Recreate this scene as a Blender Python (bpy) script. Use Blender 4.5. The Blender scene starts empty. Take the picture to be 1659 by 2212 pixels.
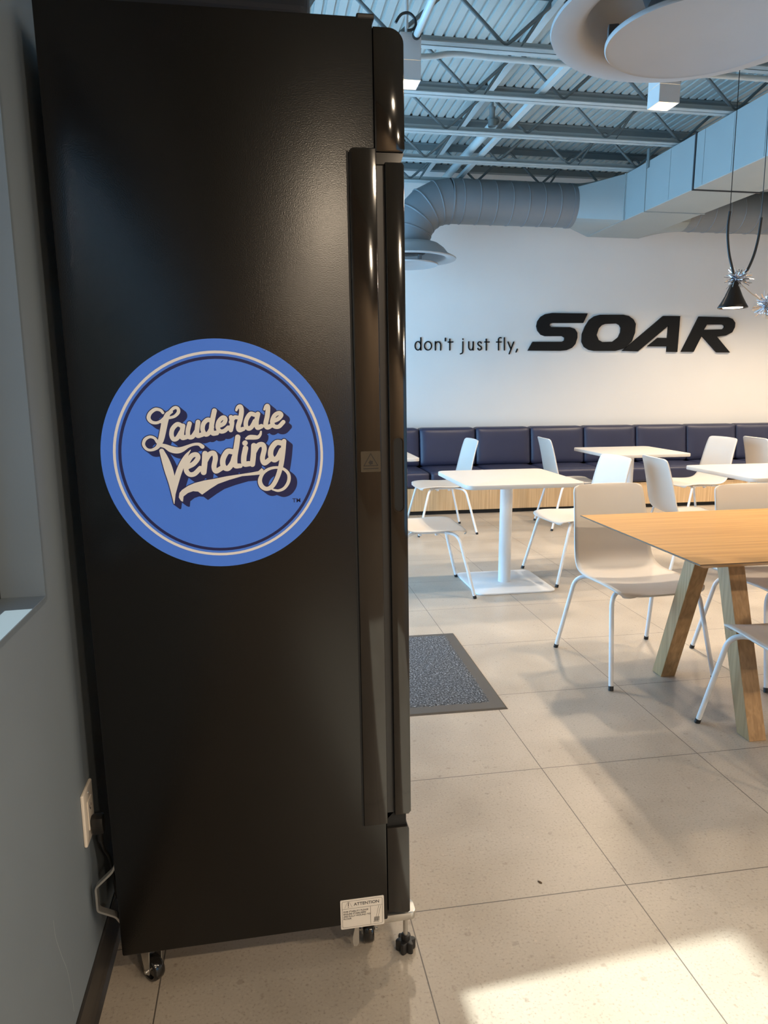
import bpy, bmesh, math, random
import numpy as np
from mathutils import Vector, Matrix

random.seed(7)
SC = bpy.context.scene
COL = SC.collection

# ------------------------------------------------------------------ camera
CAM_H = 1.36020
cam_d = bpy.data.cameras.new('camera')
cam = bpy.data.objects.new('camera', cam_d)
COL.objects.link(cam)
cam_d.sensor_fit = 'HORIZONTAL'
cam_d.sensor_width = 36.0
cam_d.lens = 1535.31 / 1659.0 * 36.0
cam_d.clip_start = 0.02
_r = Vector((0.98599918, -0.16670746, -0.00377362))
_u = Vector((0.03339984, 0.17527197, 0.98395335))
_f = Vector((0.16337095, 0.97030323, -0.17838602))
cam.matrix_world = Matrix(((_r.x, _u.x, -_f.x, 0), (_r.y, _u.y, -_f.y, 0), (_r.z, _u.z, -_f.z, CAM_H), (0, 0, 0, 1)))
SC.camera = cam

# ------------------------------------------------------------------ colour management
vs = SC.view_settings
vs.view_transform = 'Standard'
vs.look = 'None'
vs.exposure = 0.0
vs.gamma = 1.0
vs.use_curve_mapping = False

# ------------------------------------------------------------------ sky, sun, lamps
SKY_STRENGTH = 10.0
SUN_STRENGTH = 72.0
LAMP_W = 150.0
world = bpy.data.worlds.new('world')
SC.world = world
world.use_nodes = True
bg = world.node_tree.nodes['Background']
bg.inputs[0].default_value = (0.36, 0.66, 1.0, 1)
bg.inputs[1].default_value = SKY_STRENGTH

def add_light(name, kind, loc, energy, color, rot=None, **kw):
    d = bpy.data.lights.new(name, kind)
    d.energy = energy
    d.color = color
    for k, v in kw.items():
        setattr(d, k, v)
    o = bpy.data.objects.new(name, d)
    o.location = loc
    if rot is not None:
        o.rotation_euler = rot
    COL.objects.link(o)
    return o

sun = add_light('sun', 'SUN', (-4, 0, 6), SUN_STRENGTH, (1.0, 0.98, 0.94), angle=math.radians(1.4))
sun.rotation_euler = Vector((0.640, 0.051, -0.768)).to_track_quat('-Z', 'Y').to_euler()

def portal(name, x, y0, y1, z0, z1):
    o = add_light(name, 'AREA', (x, (y0 + y1) / 2, (z0 + z1) / 2), 1.0, (1, 1, 1), rot=(0, -math.pi / 2, 0),
                  shape='RECTANGLE', size=z1 - z0, size_y=y1 - y0)
    o.data.cycles.is_portal = True
    return o
W1 = (-0.75, 1.29, 0.965, 2.05)      # y0, y1, z0, z1 of the window beside the camera
W2 = (2.80, 7.45, 0.06, 2.95)        # glazed shopfront beyond the fridge
portal('window_portal', -0.60, *W1)
portal('shopfront_portal', -0.60, *W2)
W3 = (2.7, 7.2, 0.30, 2.95)          # unseen window added behind the camera to light the fridge side (x0, x1, z0, z1)
_p3 = add_light('rear_portal', 'AREA', ((W3[0] + W3[1]) / 2, -4.40, (W3[2] + W3[3]) / 2), 1.0, (1, 1, 1), rot=(math.pi / 2, 0, 0),
                shape='RECTANGLE', size=W3[1] - W3[0], size_y=W3[3] - W3[2])
_p3.data.cycles.is_portal = True

LAMP_COL = (1.0, 0.80, 0.58)
def lamp_spot(x, y, z, w, cone=130, blend=0.7):
    return add_light('downlight_or_fill_beam', 'SPOT', (x, y, z), w, LAMP_COL, spot_size=math.radians(cone), spot_blend=blend,
                     shadow_soft_size=0.05)
for x in (2.45, 4.2, 6.6):
    lamp_spot(x, 3.35, 3.05, LAMP_W)
for x in (4.05, 5.65, 7.2):
    lamp_spot(x, 4.3, 3.05, LAMP_W)
for x, y, w in ((3.4, 0.8, 60), (5.4, 0.8, 90), (1.2, -1.2, 95), (2.6, -1.2, 110), (4.6, -1.2, 110), (1.4, -3.2, 115), (2.6, -3.2, 150)):
    lamp_spot(x, y, 3.05, w, 168 if y < 0 else 130, 0.4 if y < 0 else 0.7)
for x, y, w in ((2.7, 5.4, 190), (4.6, 6.2, 200), (6.0, 6.2, 200), (7.4, 6.2, 150)):  # spots without fixtures, added to brighten the back wall and far floor
    lamp_spot(x, y, 3.05, w)

# ------------------------------------------------------------------ material helpers
def new_mat(name):
    m = bpy.data.materials.new(name)
    m.use_nodes = True
    nt = m.node_tree
    return m, nt, nt.nodes['Principled BSDF']

def N(nt, kind, **kw):
    n = nt.nodes.new(kind)
    for k, v in kw.items():
        setattr(n, k, v)
    return n

def ramp(nt, stops):
    n = nt.nodes.new('ShaderNodeValToRGB')
    el = n.color_ramp.elements
    while len(el) < len(stops):
        el.new(0.5)
    for e, (pos, c) in zip(el, stops):
        e.position = pos
        e.color = (*c, 1)
    return n

def simple(name, col, rough=0.5, metal=0.0, spec=0.5, vary=0.06, scale=6.0, bump=0.0, bscale=200.0, coat=0.0):
    m, nt, b = new_mat(name)
    tc = N(nt, 'ShaderNodeTexCoord')
    nz = N(nt, 'ShaderNodeTexNoise')
    nz.inputs['Scale'].default_value = scale
    nz.inputs['Detail'].default_value = 4
    nt.links.new(tc.outputs['Object'], nz.inputs['Vector'])
    r = ramp(nt, [(0.3, tuple(c * (1 - vary) for c in col)), (0.7, tuple(min(1, c * (1 + vary)) for c in col))])
    nt.links.new(nz.outputs['Fac'], r.inputs[0])
    nt.links.new(r.outputs[0], b.inputs['Base Color'])
    b.inputs['Roughness'].default_value = rough
    b.inputs['Metallic'].default_value = metal
    b.inputs['Specular IOR Level'].default_value = spec
    b.inputs['Coat Weight'].default_value = coat
    if bump > 0:
        n2 = N(nt, 'ShaderNodeTexNoise')
        n2.inputs['Scale'].default_value = bscale
        n2.inputs['Detail'].default_value = 2
        nt.links.new(tc.outputs['Object'], n2.inputs['Vector'])
        bp = N(nt, 'ShaderNodeBump')
        bp.inputs['Strength'].default_value = bump
        bp.inputs['Distance'].default_value = 0.002
        nt.links.new(n2.outputs['Fac'], bp.inputs['Height'])
        nt.links.new(bp.outputs[0], b.inputs['Normal'])
    return m

def wood(name, dark, light, axis='X', rough=0.45, fine=1.0):
    m, nt, b = new_mat(name)
    tc = N(nt, 'ShaderNodeTexCoord')
    mp = N(nt, 'ShaderNodeMapping')
    s = {'X': (1.6, 46, 46), 'Y': (46, 1.6, 46), 'Z': (46, 46, 1.6)}[axis]
    mp.inputs['Scale'].default_value = tuple(v * fine for v in s)
    nt.links.new(tc.outputs['Object'], mp.inputs['Vector'])
    nz = N(nt, 'ShaderNodeTexNoise')
    nz.inputs['Scale'].default_value = 1.0
    nz.inputs['Detail'].default_value = 6
    nz.inputs['Distortion'].default_value = 0.6
    nt.links.new(mp.outputs[0], nz.inputs['Vector'])
    r = ramp(nt, [(0.30, dark), (0.5, tuple((a + c) / 2 for a, c in zip(dark, light))), (0.68, light)])
    nt.links.new(nz.outputs['Fac'], r.inputs[0])
    nt.links.new(r.outputs[0], b.inputs['Base Color'])
    b.inputs['Roughness'].default_value = rough
    bp = N(nt, 'ShaderNodeBump')
    bp.inputs['Strength'].default_value = 0.15
    bp.inputs['Distance'].default_value = 0.001
    nt.links.new(nz.outputs['Fac'], bp.inputs['Height'])
    nt.links.new(bp.outputs[0], b.inputs['Normal'])
    return m

def emit(name, col, strength):
    m, nt, b = new_mat(name)
    b.inputs['Base Color'].default_value = (*col, 1)
    b.inputs['Emission Color'].default_value = (*col, 1)
    b.inputs['Emission Strength'].default_value = strength
    return m

def tile_mat():
    m, nt, b = new_mat('floor_tile')
    tc = N(nt, 'ShaderNodeTexCoord')
    mp = N(nt, 'ShaderNodeMapping')
    mp.inputs['Location'].default_value = (-0.94188 + 6.1, -1.6057 + 6.1, 0)
    nt.links.new(tc.outputs['Object'], mp.inputs['Vector'])
    br = N(nt, 'ShaderNodeTexBrick')
    br.offset = 0.0
    br.squash = 1.0
    br.inputs['Scale'].default_value = 1.0
    br.inputs['Mortar Size'].default_value = 0.0016
    br.inputs['Mortar Smooth'].default_value = 0.1
    br.inputs['Bias'].default_value = 0.0
    br.inputs['Brick Width'].default_value = 0.61
    br.inputs['Row Height'].default_value = 0.61
    br.inputs['Color1'].default_value = (0.47, 0.47, 0.47, 1)
    br.inputs['Color2'].default_value = (0.53, 0.53, 0.53, 1)
    nt.links.new(mp.outputs[0], br.inputs['Vector'])
    def noise(sc, det, dis=0.0):
        n = N(nt, 'ShaderNodeTexNoise')
        n.inputs['Scale'].default_value = sc
        n.inputs['Detail'].default_value = det
        n.inputs['Distortion'].default_value = dis
        nt.links.new(tc.outputs['Object'], n.inputs['Vector'])
        return n
    n1 = noise(3.0, 8, 0.4)
    r1 = ramp(nt, [(0.30, (0.375, 0.318, 0.255)), (0.70, (0.470, 0.407, 0.335))])
    nt.links.new(n1.outputs['Fac'], r1.inputs[0])
    n2 = noise(150.0, 3)
    r2 = ramp(nt, [(0.30, (0.72, 0.70, 0.68)), (0.42, (0.97, 0.97, 0.97)), (0.62, (1.0, 1.0, 1.0)), (0.75, (1.16, 1.15, 1.13))])
    nt.links.new(n2.outputs['Fac'], r2.inputs[0])
    mx = N(nt, 'ShaderNodeMix', data_type='RGBA', blend_type='MULTIPLY')
    mx.inputs[0].default_value = 1.0
    nt.links.new(r1.outputs[0], mx.inputs[6])
    nt.links.new(r2.outputs[0], mx.inputs[7])
    n3 = noise(38.0, 2)
    r3 = ramp(nt, [(0.27, (0.80, 0.78, 0.76)), (0.34, (1, 1, 1)), (0.68, (1, 1, 1)), (0.76, (1.10, 1.10, 1.09))])
    nt.links.new(n3.outputs['Fac'], r3.inputs[0])
    mx2 = N(nt, 'ShaderNodeMix', data_type='RGBA', blend_type='MULTIPLY')
    mx2.inputs[0].default_value = 1.0
    nt.links.new(mx.outputs[2], mx2.inputs[6])
    nt.links.new(r3.outputs[0], mx2.inputs[7])
    mx3 = N(nt, 'ShaderNodeMix', data_type='RGBA', blend_type='MIX')
    nt.links.new(br.outputs['Fac'], mx3.inputs[0])
    nt.links.new(mx2.outputs[2], mx3.inputs[6])
    mx3.inputs[7].default_value = (0.10, 0.085, 0.072, 1)
    nt.links.new(mx3.outputs[2], b.inputs['Base Color'])
    r4 = ramp(nt, [(0.3, (0.30, 0.30, 0.30)), (0.7, (0.42, 0.42, 0.42))])
    nt.links.new(n1.outputs['Fac'], r4.inputs[0])
    nt.links.new(r4.outputs[0], b.inputs['Roughness'])
    bp = N(nt, 'ShaderNodeBump')
    bp.inputs['Strength'].default_value = 0.25
    bp.inputs['Distance'].default_value = 0.0012
    bp.invert = True
    nt.links.new(br.outputs['Fac'], bp.inputs['Height'])
    nt.links.new(bp.outputs[0], b.inputs['Normal'])
    return m

def carpet_mat():
    m, nt, b = new_mat('mat_carpet')
    tc = N(nt, 'ShaderNodeTexCoord')
    n = N(nt, 'ShaderNodeTexNoise')
    n.inputs['Scale'].default_value = 130.0
    n.inputs['Detail'].default_value = 3
    nt.links.new(tc.outputs['Object'], n.inputs['Vector'])
    r = ramp(nt, [(0.35, (0.018, 0.020, 0.024)), (0.52, (0.06, 0.065, 0.075)), (0.68, (0.24, 0.26, 0.29))])
    nt.links.new(n.outputs['Fac'], r.inputs[0])
    nt.links.new(r.outputs[0], b.inputs['Base Color'])
    b.inputs['Roughness'].default_value = 0.95
    bp = N(nt, 'ShaderNodeBump')
    bp.inputs['Strength'].default_value = 0.8
    bp.inputs['Distance'].default_value = 0.004
    nt.links.new(n.outputs['Fac'], bp.inputs['Height'])
    nt.links.new(bp.outputs[0], b.inputs['Normal'])
    return m

def pane_mat(name, tint):
    m, nt, b = new_mat(name)
    nt.nodes.remove(b)
    out = nt.nodes['Material Output']
    t = N(nt, 'ShaderNodeBsdfTransparent')
    t.inputs[0].default_value = (*tint, 1)
    g = N(nt, 'ShaderNodeBsdfGlossy')
    g.inputs['Roughness'].default_value = 0.02
    mx = N(nt, 'ShaderNodeMixShader')
    mx.inputs[0].default_value = 0.05
    nt.links.new(t.outputs[0], mx.inputs[1])
    nt.links.new(g.outputs[0], mx.inputs[2])
    nt.links.new(mx.outputs[0], out.inputs[0])
    return m

M = {}
M['tile'] = tile_mat()
M['wall_white'] = simple('wall_white_paint', (0.74, 0.715, 0.68), 0.75, vary=0.015, scale=2, bump=0.05, bscale=140)
M['wall_brown'] = simple('wall_brown_panel', (0.46, 0.33, 0.22), 0.6, vary=0.1, scale=2)
M['wall_blue'] = simple('wall_slate_paint', (0.205, 0.245, 0.28), 0.62, vary=0.03, scale=3, bump=0.08, bscale=160)
M['wall_dark'] = simple('bulkhead_dark_paint', (0.035, 0.04, 0.05), 0.5)
M['scuff'] = simple('scuff_pale', (0.42, 0.45, 0.47), 0.6)
M['jamb'] = simple('jamb_paint', (0.16, 0.195, 0.225), 0.5, vary=0.02, bump=0.05, bscale=120)
M['rubber_base'] = simple('baseboard_rubber', (0.035, 0.031, 0.028), 0.38, vary=0.1)
M['frame_dark'] = simple('window_frame_dark', (0.02, 0.022, 0.025), 0.4)
M['glass'] = pane_mat('window_glass', (0.93, 0.97, 0.98))
M['glass_tint'] = pane_mat('sky_dimming_glass', (0.34, 0.36, 0.36))  # tint added to cut the sky light coming through these panes
M['deck'] = simple('roof_deck_paint', (0.35, 0.39, 0.375), 0.55, vary=0.05, scale=2)
M['joist'] = simple('joist_paint', (0.13, 0.155, 0.155), 0.5, vary=0.05)
M['joist_bounce_lit'] = simple('joist_chord_bounce_lit', (0.33, 0.37, 0.365), 0.5, vary=0.05)  # same paint as the webs, lightened to imitate light bounced off the floor
M['galv'] = simple('pipe_paint', (0.38, 0.43, 0.43), 0.4, vary=0.04)
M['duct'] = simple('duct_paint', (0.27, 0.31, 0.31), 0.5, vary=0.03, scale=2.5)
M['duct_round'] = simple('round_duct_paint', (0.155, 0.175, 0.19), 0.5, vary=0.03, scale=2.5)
M['seam'] = simple('seam_sealant', (0.03, 0.032, 0.035), 0.6)
M['diffuser'] = simple('diffuser_paint', (0.35, 0.36, 0.365), 0.5, vary=0.02)
M['diffuser_dark'] = simple('diffuser_bracket', (0.075, 0.08, 0.085), 0.5)
M['lamp_white'] = simple('lamp_body_white', (0.50, 0.49, 0.475), 0.5, vary=0.02)
M['lamp_glow'] = emit('lamp_glow', (1.0, 0.84, 0.60), 6.0)
M['lamp_reflector'] = emit('lamp_reflector_glow', (1.0, 0.80, 0.46), 1.1)
M['fridge'] = simple('fridge_black_enamel', (0.0045, 0.0038, 0.0032), 0.26, spec=0.45, vary=0.1, bump=0.12, bscale=420)
M['gloss'] = simple('black_gloss_acrylic', (0.011, 0.009, 0.0075), 0.07, spec=0.72, vary=0.05)
M['gloss2'] = simple('black_gloss_moulding', (0.012, 0.011, 0.010), 0.13, spec=0.7, vary=0.05)
M['gasket'] = simple('door_gasket_grey', (0.035, 0.036, 0.038), 0.35)
M['black_plastic'] = simple('black_plastic', (0.014, 0.013, 0.0125), 0.42)
M['steel'] = simple('zinc_steel', (0.62, 0.60, 0.56), 0.32, metal=0.85, vary=0.08, scale=40)
M['label_cream'] = simple('label_paper', (0.81, 0.745, 0.66), 0.45, vary=0.02)
M['label_ink'] = simple('label_ink', (0.035, 0.032, 0.035), 0.5)
M['warn_film'] = simple('warning_film', (0.060, 0.047, 0.030), 0.35, vary=0.03)
M['logo_blue'] = simple('sticker_blue', (0.082, 0.235, 0.86), 0.42, vary=0.02, spec=0.4)
M['logo_navy'] = simple('sticker_navy', (0.019, 0.021, 0.10), 0.42, vary=0.02, spec=0.4)
M['logo_cream'] = simple('sticker_cream', (0.86, 0.81, 0.74), 0.42, vary=0.05, scale=12, spec=0.4)
M['ring_cream'] = simple('sticker_ring_cream', (0.87, 0.83, 0.80), 0.42, vary=0.02, spec=0.4)
M['outlet'] = simple('outlet_plastic', (0.78, 0.70, 0.60), 0.4, vary=0.02)
M['oak_top'] = wood('oak_table_top', (0.42, 0.205, 0.052), (0.58, 0.315, 0.095), 'X', 0.4)
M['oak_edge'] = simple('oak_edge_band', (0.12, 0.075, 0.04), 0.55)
M['oak_leg'] = wood('oak_table_leg', (0.30, 0.175, 0.075), (0.46, 0.285, 0.135), 'Z', 0.5, 1.4)
M['bench_wood'] = wood('bench_oak_veneer', (0.46, 0.31, 0.165), (0.62, 0.44, 0.26), 'Z', 0.55, 1.0)
M['vinyl'] = simple('navy_vinyl', (0.023, 0.027, 0.062), 0.42, vary=0.05, bump=0.08, bscale=260)
M['kick_black'] = simple('toe_kick_black', (0.008, 0.008, 0.008), 0.7)
M['table_white'] = simple('white_laminate', (0.52, 0.49, 0.455), 0.42, vary=0.015)
M['white_metal'] = simple('white_powder_coat', (0.74, 0.745, 0.75), 0.38, vary=0.015)
M['chair_shell'] = simple('white_chair_plastic', (0.61, 0.56, 0.505), 0.42, vary=0.015)
M['foot_black'] = simple('foot_cap_black', (0.012, 0.012, 0.012), 0.5)
M['carpet'] = carpet_mat()
M['mat_rubber'] = simple('mat_rubber', (0.058, 0.052, 0.047), 0.6)
M['letter_black'] = simple('letter_black', (0.008, 0.008, 0.008), 0.6, spec=0.2)
M['cable_black'] = simple('cable_black', (0.012, 0.012, 0.012), 0.5)
M['pendant_black'] = simple('pendant_bronze_black', (0.022, 0.018, 0.015), 0.3, metal=0.3)
M['tinsel'] = simple('silver_tinsel', (0.78, 0.80, 0.85), 0.15, metal=1.0, vary=0.15, scale=300)
M['string'] = simple('cream_string', (0.55, 0.45, 0.34), 0.7)

# ------------------------------------------------------------------ object helpers
def link_mesh(name, bm, mat, parent=None, loc=(0, 0, 0), smooth=None):
    me = bpy.data.meshes.new(name)
    if smooth is not None:
        for f in bm.faces:
            f.smooth = True
    bm.normal_update()
    bm.to_mesh(me)
    bm.free()
    me.materials.append(mat)
    if smooth is not None and smooth < 180:
        me.set_sharp_from_angle(angle=math.radians(smooth))
    o = bpy.data.objects.new(name, me)
    o.location = loc
    o.parent = parent
    COL.objects.link(o)
    return o

def thing(name, label, cat, loc=(0, 0, 0), rotz=0.0, group=None):
    o = bpy.data.objects.new(name, None)
    o.empty_display_size = 0.1
    o.location = loc
    o.rotation_euler = (0, 0, rotz)
    COL.objects.link(o)
    return tag(o, label, cat, group)

def tag(o, label, cat, group=None):
    o['label'] = label
    o['category'] = cat
    if group:
        o['group'] = group
    return o

def struct(o, label=None):
    o['kind'] = 'structure'
    if label:
        o['label'] = label
    return o

def dup(root, loc, rotz, label):
    r = root.copy()
    COL.objects.link(r)
    r.location = loc
    r.rotation_euler = (0, 0, rotz)
    r['label'] = label
    for ch in list(root.children):
        c = ch.copy()
        COL.objects.link(c)
        c.parent = r
        for g in list(ch.children):
            d = g.copy()
            COL.objects.link(d)
            d.parent = c
    return r

def box(bm, x0, x1, y0, y1, z0, z1, bevel=0.0, seg=2, mat=None):
    vs_ = [bm.verts.new(v) for v in ((x0, y0, z0), (x1, y0, z0), (x1, y1, z0), (x0, y1, z0),
                                     (x0, y0, z1), (x1, y0, z1), (x1, y1, z1), (x0, y1, z1))]
    fs = [bm.faces.new([vs_[i] for i in q]) for q in ((0, 3, 2, 1), (4, 5, 6, 7), (0, 1, 5, 4), (1, 2, 6, 5), (2, 3, 7, 6), (3, 0, 4, 7))]
    if mat is not None:
        bmesh.ops.transform(bm, matrix=mat, verts=vs_)
    if bevel > 0:
        es = set(e for f in fs for e in f.edges)
        bmesh.ops.bevel(bm, geom=list(es), offset=bevel, segments=seg, profile=0.5, affect='EDGES')
    return bm

def bx(*a, **k):
    return box(bmesh.new(), *a, **k)

def prism(bm, pts, axis, a, b, bevel=0.0, seg=2):
    """extrude a closed outline; axis 'z': pts (x,y); 'y': pts (x,z); 'x': pts (y,z)"""
    def v3(p, t):
        return {'z': (p[0], p[1], t), 'y': (p[0], t, p[1]), 'x': (t, p[0], p[1])}[axis]
    lo = [bm.verts.new(v3(p, a)) for p in pts]
    hi = [bm.verts.new(v3(p, b)) for p in pts]
    n = len(pts)
    f0 = bm.faces.new(lo[::-1])
    f1 = bm.faces.new(hi)
    fs = [f0, f1]
    for i in range(n):
        fs.append(bm.faces.new((lo[i], lo[(i + 1) % n], hi[(i + 1) % n], hi[i])))
    bmesh.ops.recalc_face_normals(bm, faces=fs)
    if bevel > 0:
        es = list(set(list(f0.edges) + list(f1.edges)))
        bmesh.ops.bevel(bm, geom=es, offset=bevel, segments=seg, profile=0.5, affect='EDGES')
    return bm

def rrect(x0, x1, y0, y1, r, seg=6):
    pts = []
    for cx, cy, a in ((x1 - r, y0 + r, -90), (x1 - r, y1 - r, 0), (x0 + r, y1 - r, 90), (x0 + r, y0 + r, 180)):
        for i in range(seg + 1):
            t = math.radians(a + 90 * i / seg)
            pts.append((cx + r * math.cos(t), cy + r * math.sin(t)))
    return pts

def tube(bm, pts, rad, n=10, caps=True):
    pts = [Vector(p) for p in pts]
    rads = rad if isinstance(rad, (list, tuple)) else [rad] * len(pts)
    rings = []
    nrm = None
    for i, p in enumerate(pts):
        if i == 0:
            t = (pts[1] - p).normalized()
        elif i == len(pts) - 1:
            t = (p - pts[-2]).normalized()
        else:
            t = ((pts[i + 1] - p).normalized() + (p - pts[i - 1]).normalized()).normalized()
        if nrm is None:
            a = Vector((0, 0, 1)) if abs(t.z) < 0.9 else Vector((1, 0, 0))
            nrm = (a - t * a.dot(t)).normalized()
        else:
            nrm = (nrm - t * nrm.dot(t)).normalized()
        bn = t.cross(nrm)
        rings.append([bm.verts.new(p + (nrm * math.cos(2 * math.pi * k / n) + bn * math.sin(2 * math.pi * k / n)) * rads[i]) for k in range(n)])
    for a, b in zip(rings, rings[1:]):
        for k in range(n):
            bm.faces.new((a[k], a[(k + 1) % n], b[(k + 1) % n], b[k]))
    if caps:
        bm.faces.new(rings[0][::-1])
        bm.faces.new(rings[-1])
    return bm

def tb(pts, rad, n=10):
    return tube(bmesh.new(), pts, rad, n)

def lathe(bm, prof, c=(0, 0, 0), n=48, axis='z', close=False):
    """prof: (r, h) pairs"""
    rings = []
    for r, h in prof:
        ring = []
        for k in range(n):
            a = 2 * math.pi * k / n
            u, v = r * math.cos(a), r * math.sin(a)
            p = {'z': (u, v, h), 'x': (h, u, v), 'y': (u, h, v)}[axis]
            ring.append(bm.verts.new((p[0] + c[0], p[1] + c[1], p[2] + c[2])))
        rings.append(ring)
    pairs = list(zip(rings, rings[1:]))
    if close:
        pairs.append((rings[-1], rings[0]))
    fs = []
    for a, b in pairs:
        for k in range(n):
            fs.append(bm.faces.new((a[k], a[(k + 1) % n], b[(k + 1) % n], b[k])))
    if not close:
        if prof[0][0] > 1e-6:
            fs.append(bm.faces.new(rings[0][::-1]))
        if prof[-1][0] > 1e-6:
            fs.append(bm.faces.new(rings[-1]))
    bmesh.ops.recalc_face_normals(bm, faces=fs)
    return bm

def lt(prof, c=(0, 0, 0), n=48, axis='z', close=False):
    return lathe(bmesh.new(), prof, c, n, axis, close)

def catmull(pts, sub=6):
    if len(pts) < 3:
        return [tuple(p) for p in pts]
    P = [tuple(2 * a - b for a, b in zip(pts[0], pts[1]))] + list(pts) + [tuple(2 * a - b for a, b in zip(pts[-1], pts[-2]))]
    out = []
    for i in range(1, len(P) - 2):
        p0, p1, p2, p3 = P[i - 1], P[i], P[i + 1], P[i + 2]
        for k in range(sub):
            t = k / sub
            out.append(tuple(0.5 * (2 * b + (c - a) * t + (2 * a - 5 * b + 4 * c - d) * t * t + (3 * b - a - 3 * c + d) * t ** 3)
                             for a, b, c, d in zip(p0, p1, p2, p3)))
    out.append(tuple(pts[-1]))
    return out

def fillet(pts, r, seg=6):
    """round the inner corners of a 3-D polyline"""
    pts = [Vector(p) for p in pts]
    out = [pts[0]]
    for i in range(1, len(pts) - 1):
        a, b, c = pts[i - 1], pts[i], pts[i + 1]
        d0, d1 = (a - b), (c - b)
        rr = min(r, d0.length * 0.49, d1.length * 0.49)
        p0, p1 = b + d0.normalized() * rr, b + d1.normalized() * rr
        for k in range(seg + 1):
            t = k / seg
            out.append(p0 * (1 - t) ** 2 + b * 2 * t * (1 - t) + p1 * t * t)
    out.append(pts[-1])
    return out

def ribbon(bm, path, y, scale=1.0, dw=0.0, off=(0, 0), c=(0, 0)):
    """flat stroke of varying width (x, z, w) lying in the plane y"""
    pts = [(p[0] * scale + off[0] + c[0], p[1] * scale + off[1] + c[1], max(p[2] * scale + dw, 1e-5) / 2) for p in path]
    L, R = [], []
    n = len(pts)
    for i, (x, z, w) in enumerate(pts):
        a = pts[max(0, i - 1)]
        b = pts[min(n - 1, i + 1)]
        dx, dz = b[0] - a[0], b[1] - a[1]
        l = math.hypot(dx, dz) or 1e-9
        nx, nz = -dz / l, dx / l
        L.append(bm.verts.new((x + nx * w, y, z + nz * w)))
        R.append(bm.verts.new((x - nx * w, y, z - nz * w)))
    for i in range(n - 1):
        bm.faces.new((L[i], L[i + 1], R[i + 1], R[i]))
    for x, z, w in (pts[0], pts[-1]):
        ring = [bm.verts.new((x + w * math.cos(k * math.pi / 6), y, z + w * math.sin(k * math.pi / 6))) for k in range(12)]
        bm.faces.new(ring)

def annulus(bm, r0, r1, y, c, n=96):
    a = [bm.verts.new((c[0] + r0 * math.cos(2 * math.pi * k / n), y, c[1] + r0 * math.sin(2 * math.pi * k / n))) for k in range(n)]
    b = [bm.verts.new((c[0] + r1 * math.cos(2 * math.pi * k / n), y, c[1] + r1 * math.sin(2 * math.pi * k / n))) for k in range(n)]
    for k in range(n):
        bm.faces.new((a[k], a[(k + 1) % n], b[(k + 1) % n], b[k]))
    return bm

def curve_fill_mesh(name, loops, depth, mat, parent, place, bevel=0.0):
    """letters: closed outlines with holes (x, z) -> an extruded mesh standing in a y plane"""
    cu = bpy.data.curves.new(name, 'CURVE')
    cu.dimensions = '2D'
    cu.fill_mode = 'BOTH'
    cu.extrude = depth / 2
    for lp in loops:
        sp = cu.splines.new('POLY')
        sp.points.add(len(lp) - 1)
        for q, p in zip(sp.points, lp):
            q.co = (p[0], p[1], 0, 1)
        sp.use_cyclic_u = True
    tmp = bpy.data.objects.new(name + '_tmp', cu)
    me = bpy.data.meshes.new_from_object(tmp)
    bpy.data.objects.remove(tmp)
    bpy.data.curves.remove(cu)
    me.transform(Matrix.Rotation(math.pi / 2, 4, 'X'))
    me.materials.clear()
    me.materials.append(mat)
    me.name = name
    o = bpy.data.objects.new(name, me)
    o.location = place
    o.parent = parent
    COL.objects.link(o)
    return o

def text_mesh(name, body, size, mat, parent, place, align='LEFT', spacing=1.0, bold=0.0, line=1.0, extrude=0.0001):
    cu = bpy.data.curves.new(name, 'FONT')
    cu.body = body
    cu.size = size
    cu.align_x = align
    cu.space_character = spacing
    cu.space_line = line
    cu.offset = bold
    cu.extrude = extrude
    tmp = bpy.data.objects.new(name + '_tmp', cu)
    me = bpy.data.meshes.new_from_object(tmp)
    bpy.data.objects.remove(tmp)
    bpy.data.curves.remove(cu)
    me.transform(Matrix.Rotation(math.pi / 2, 4, 'X'))
    me.materials.clear()
    me.materials.append(mat)
    me.name = name
    o = bpy.data.objects.new(name, me)
    o.location = place
    o.parent = parent
    COL.objects.link(o)
    return o

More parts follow.
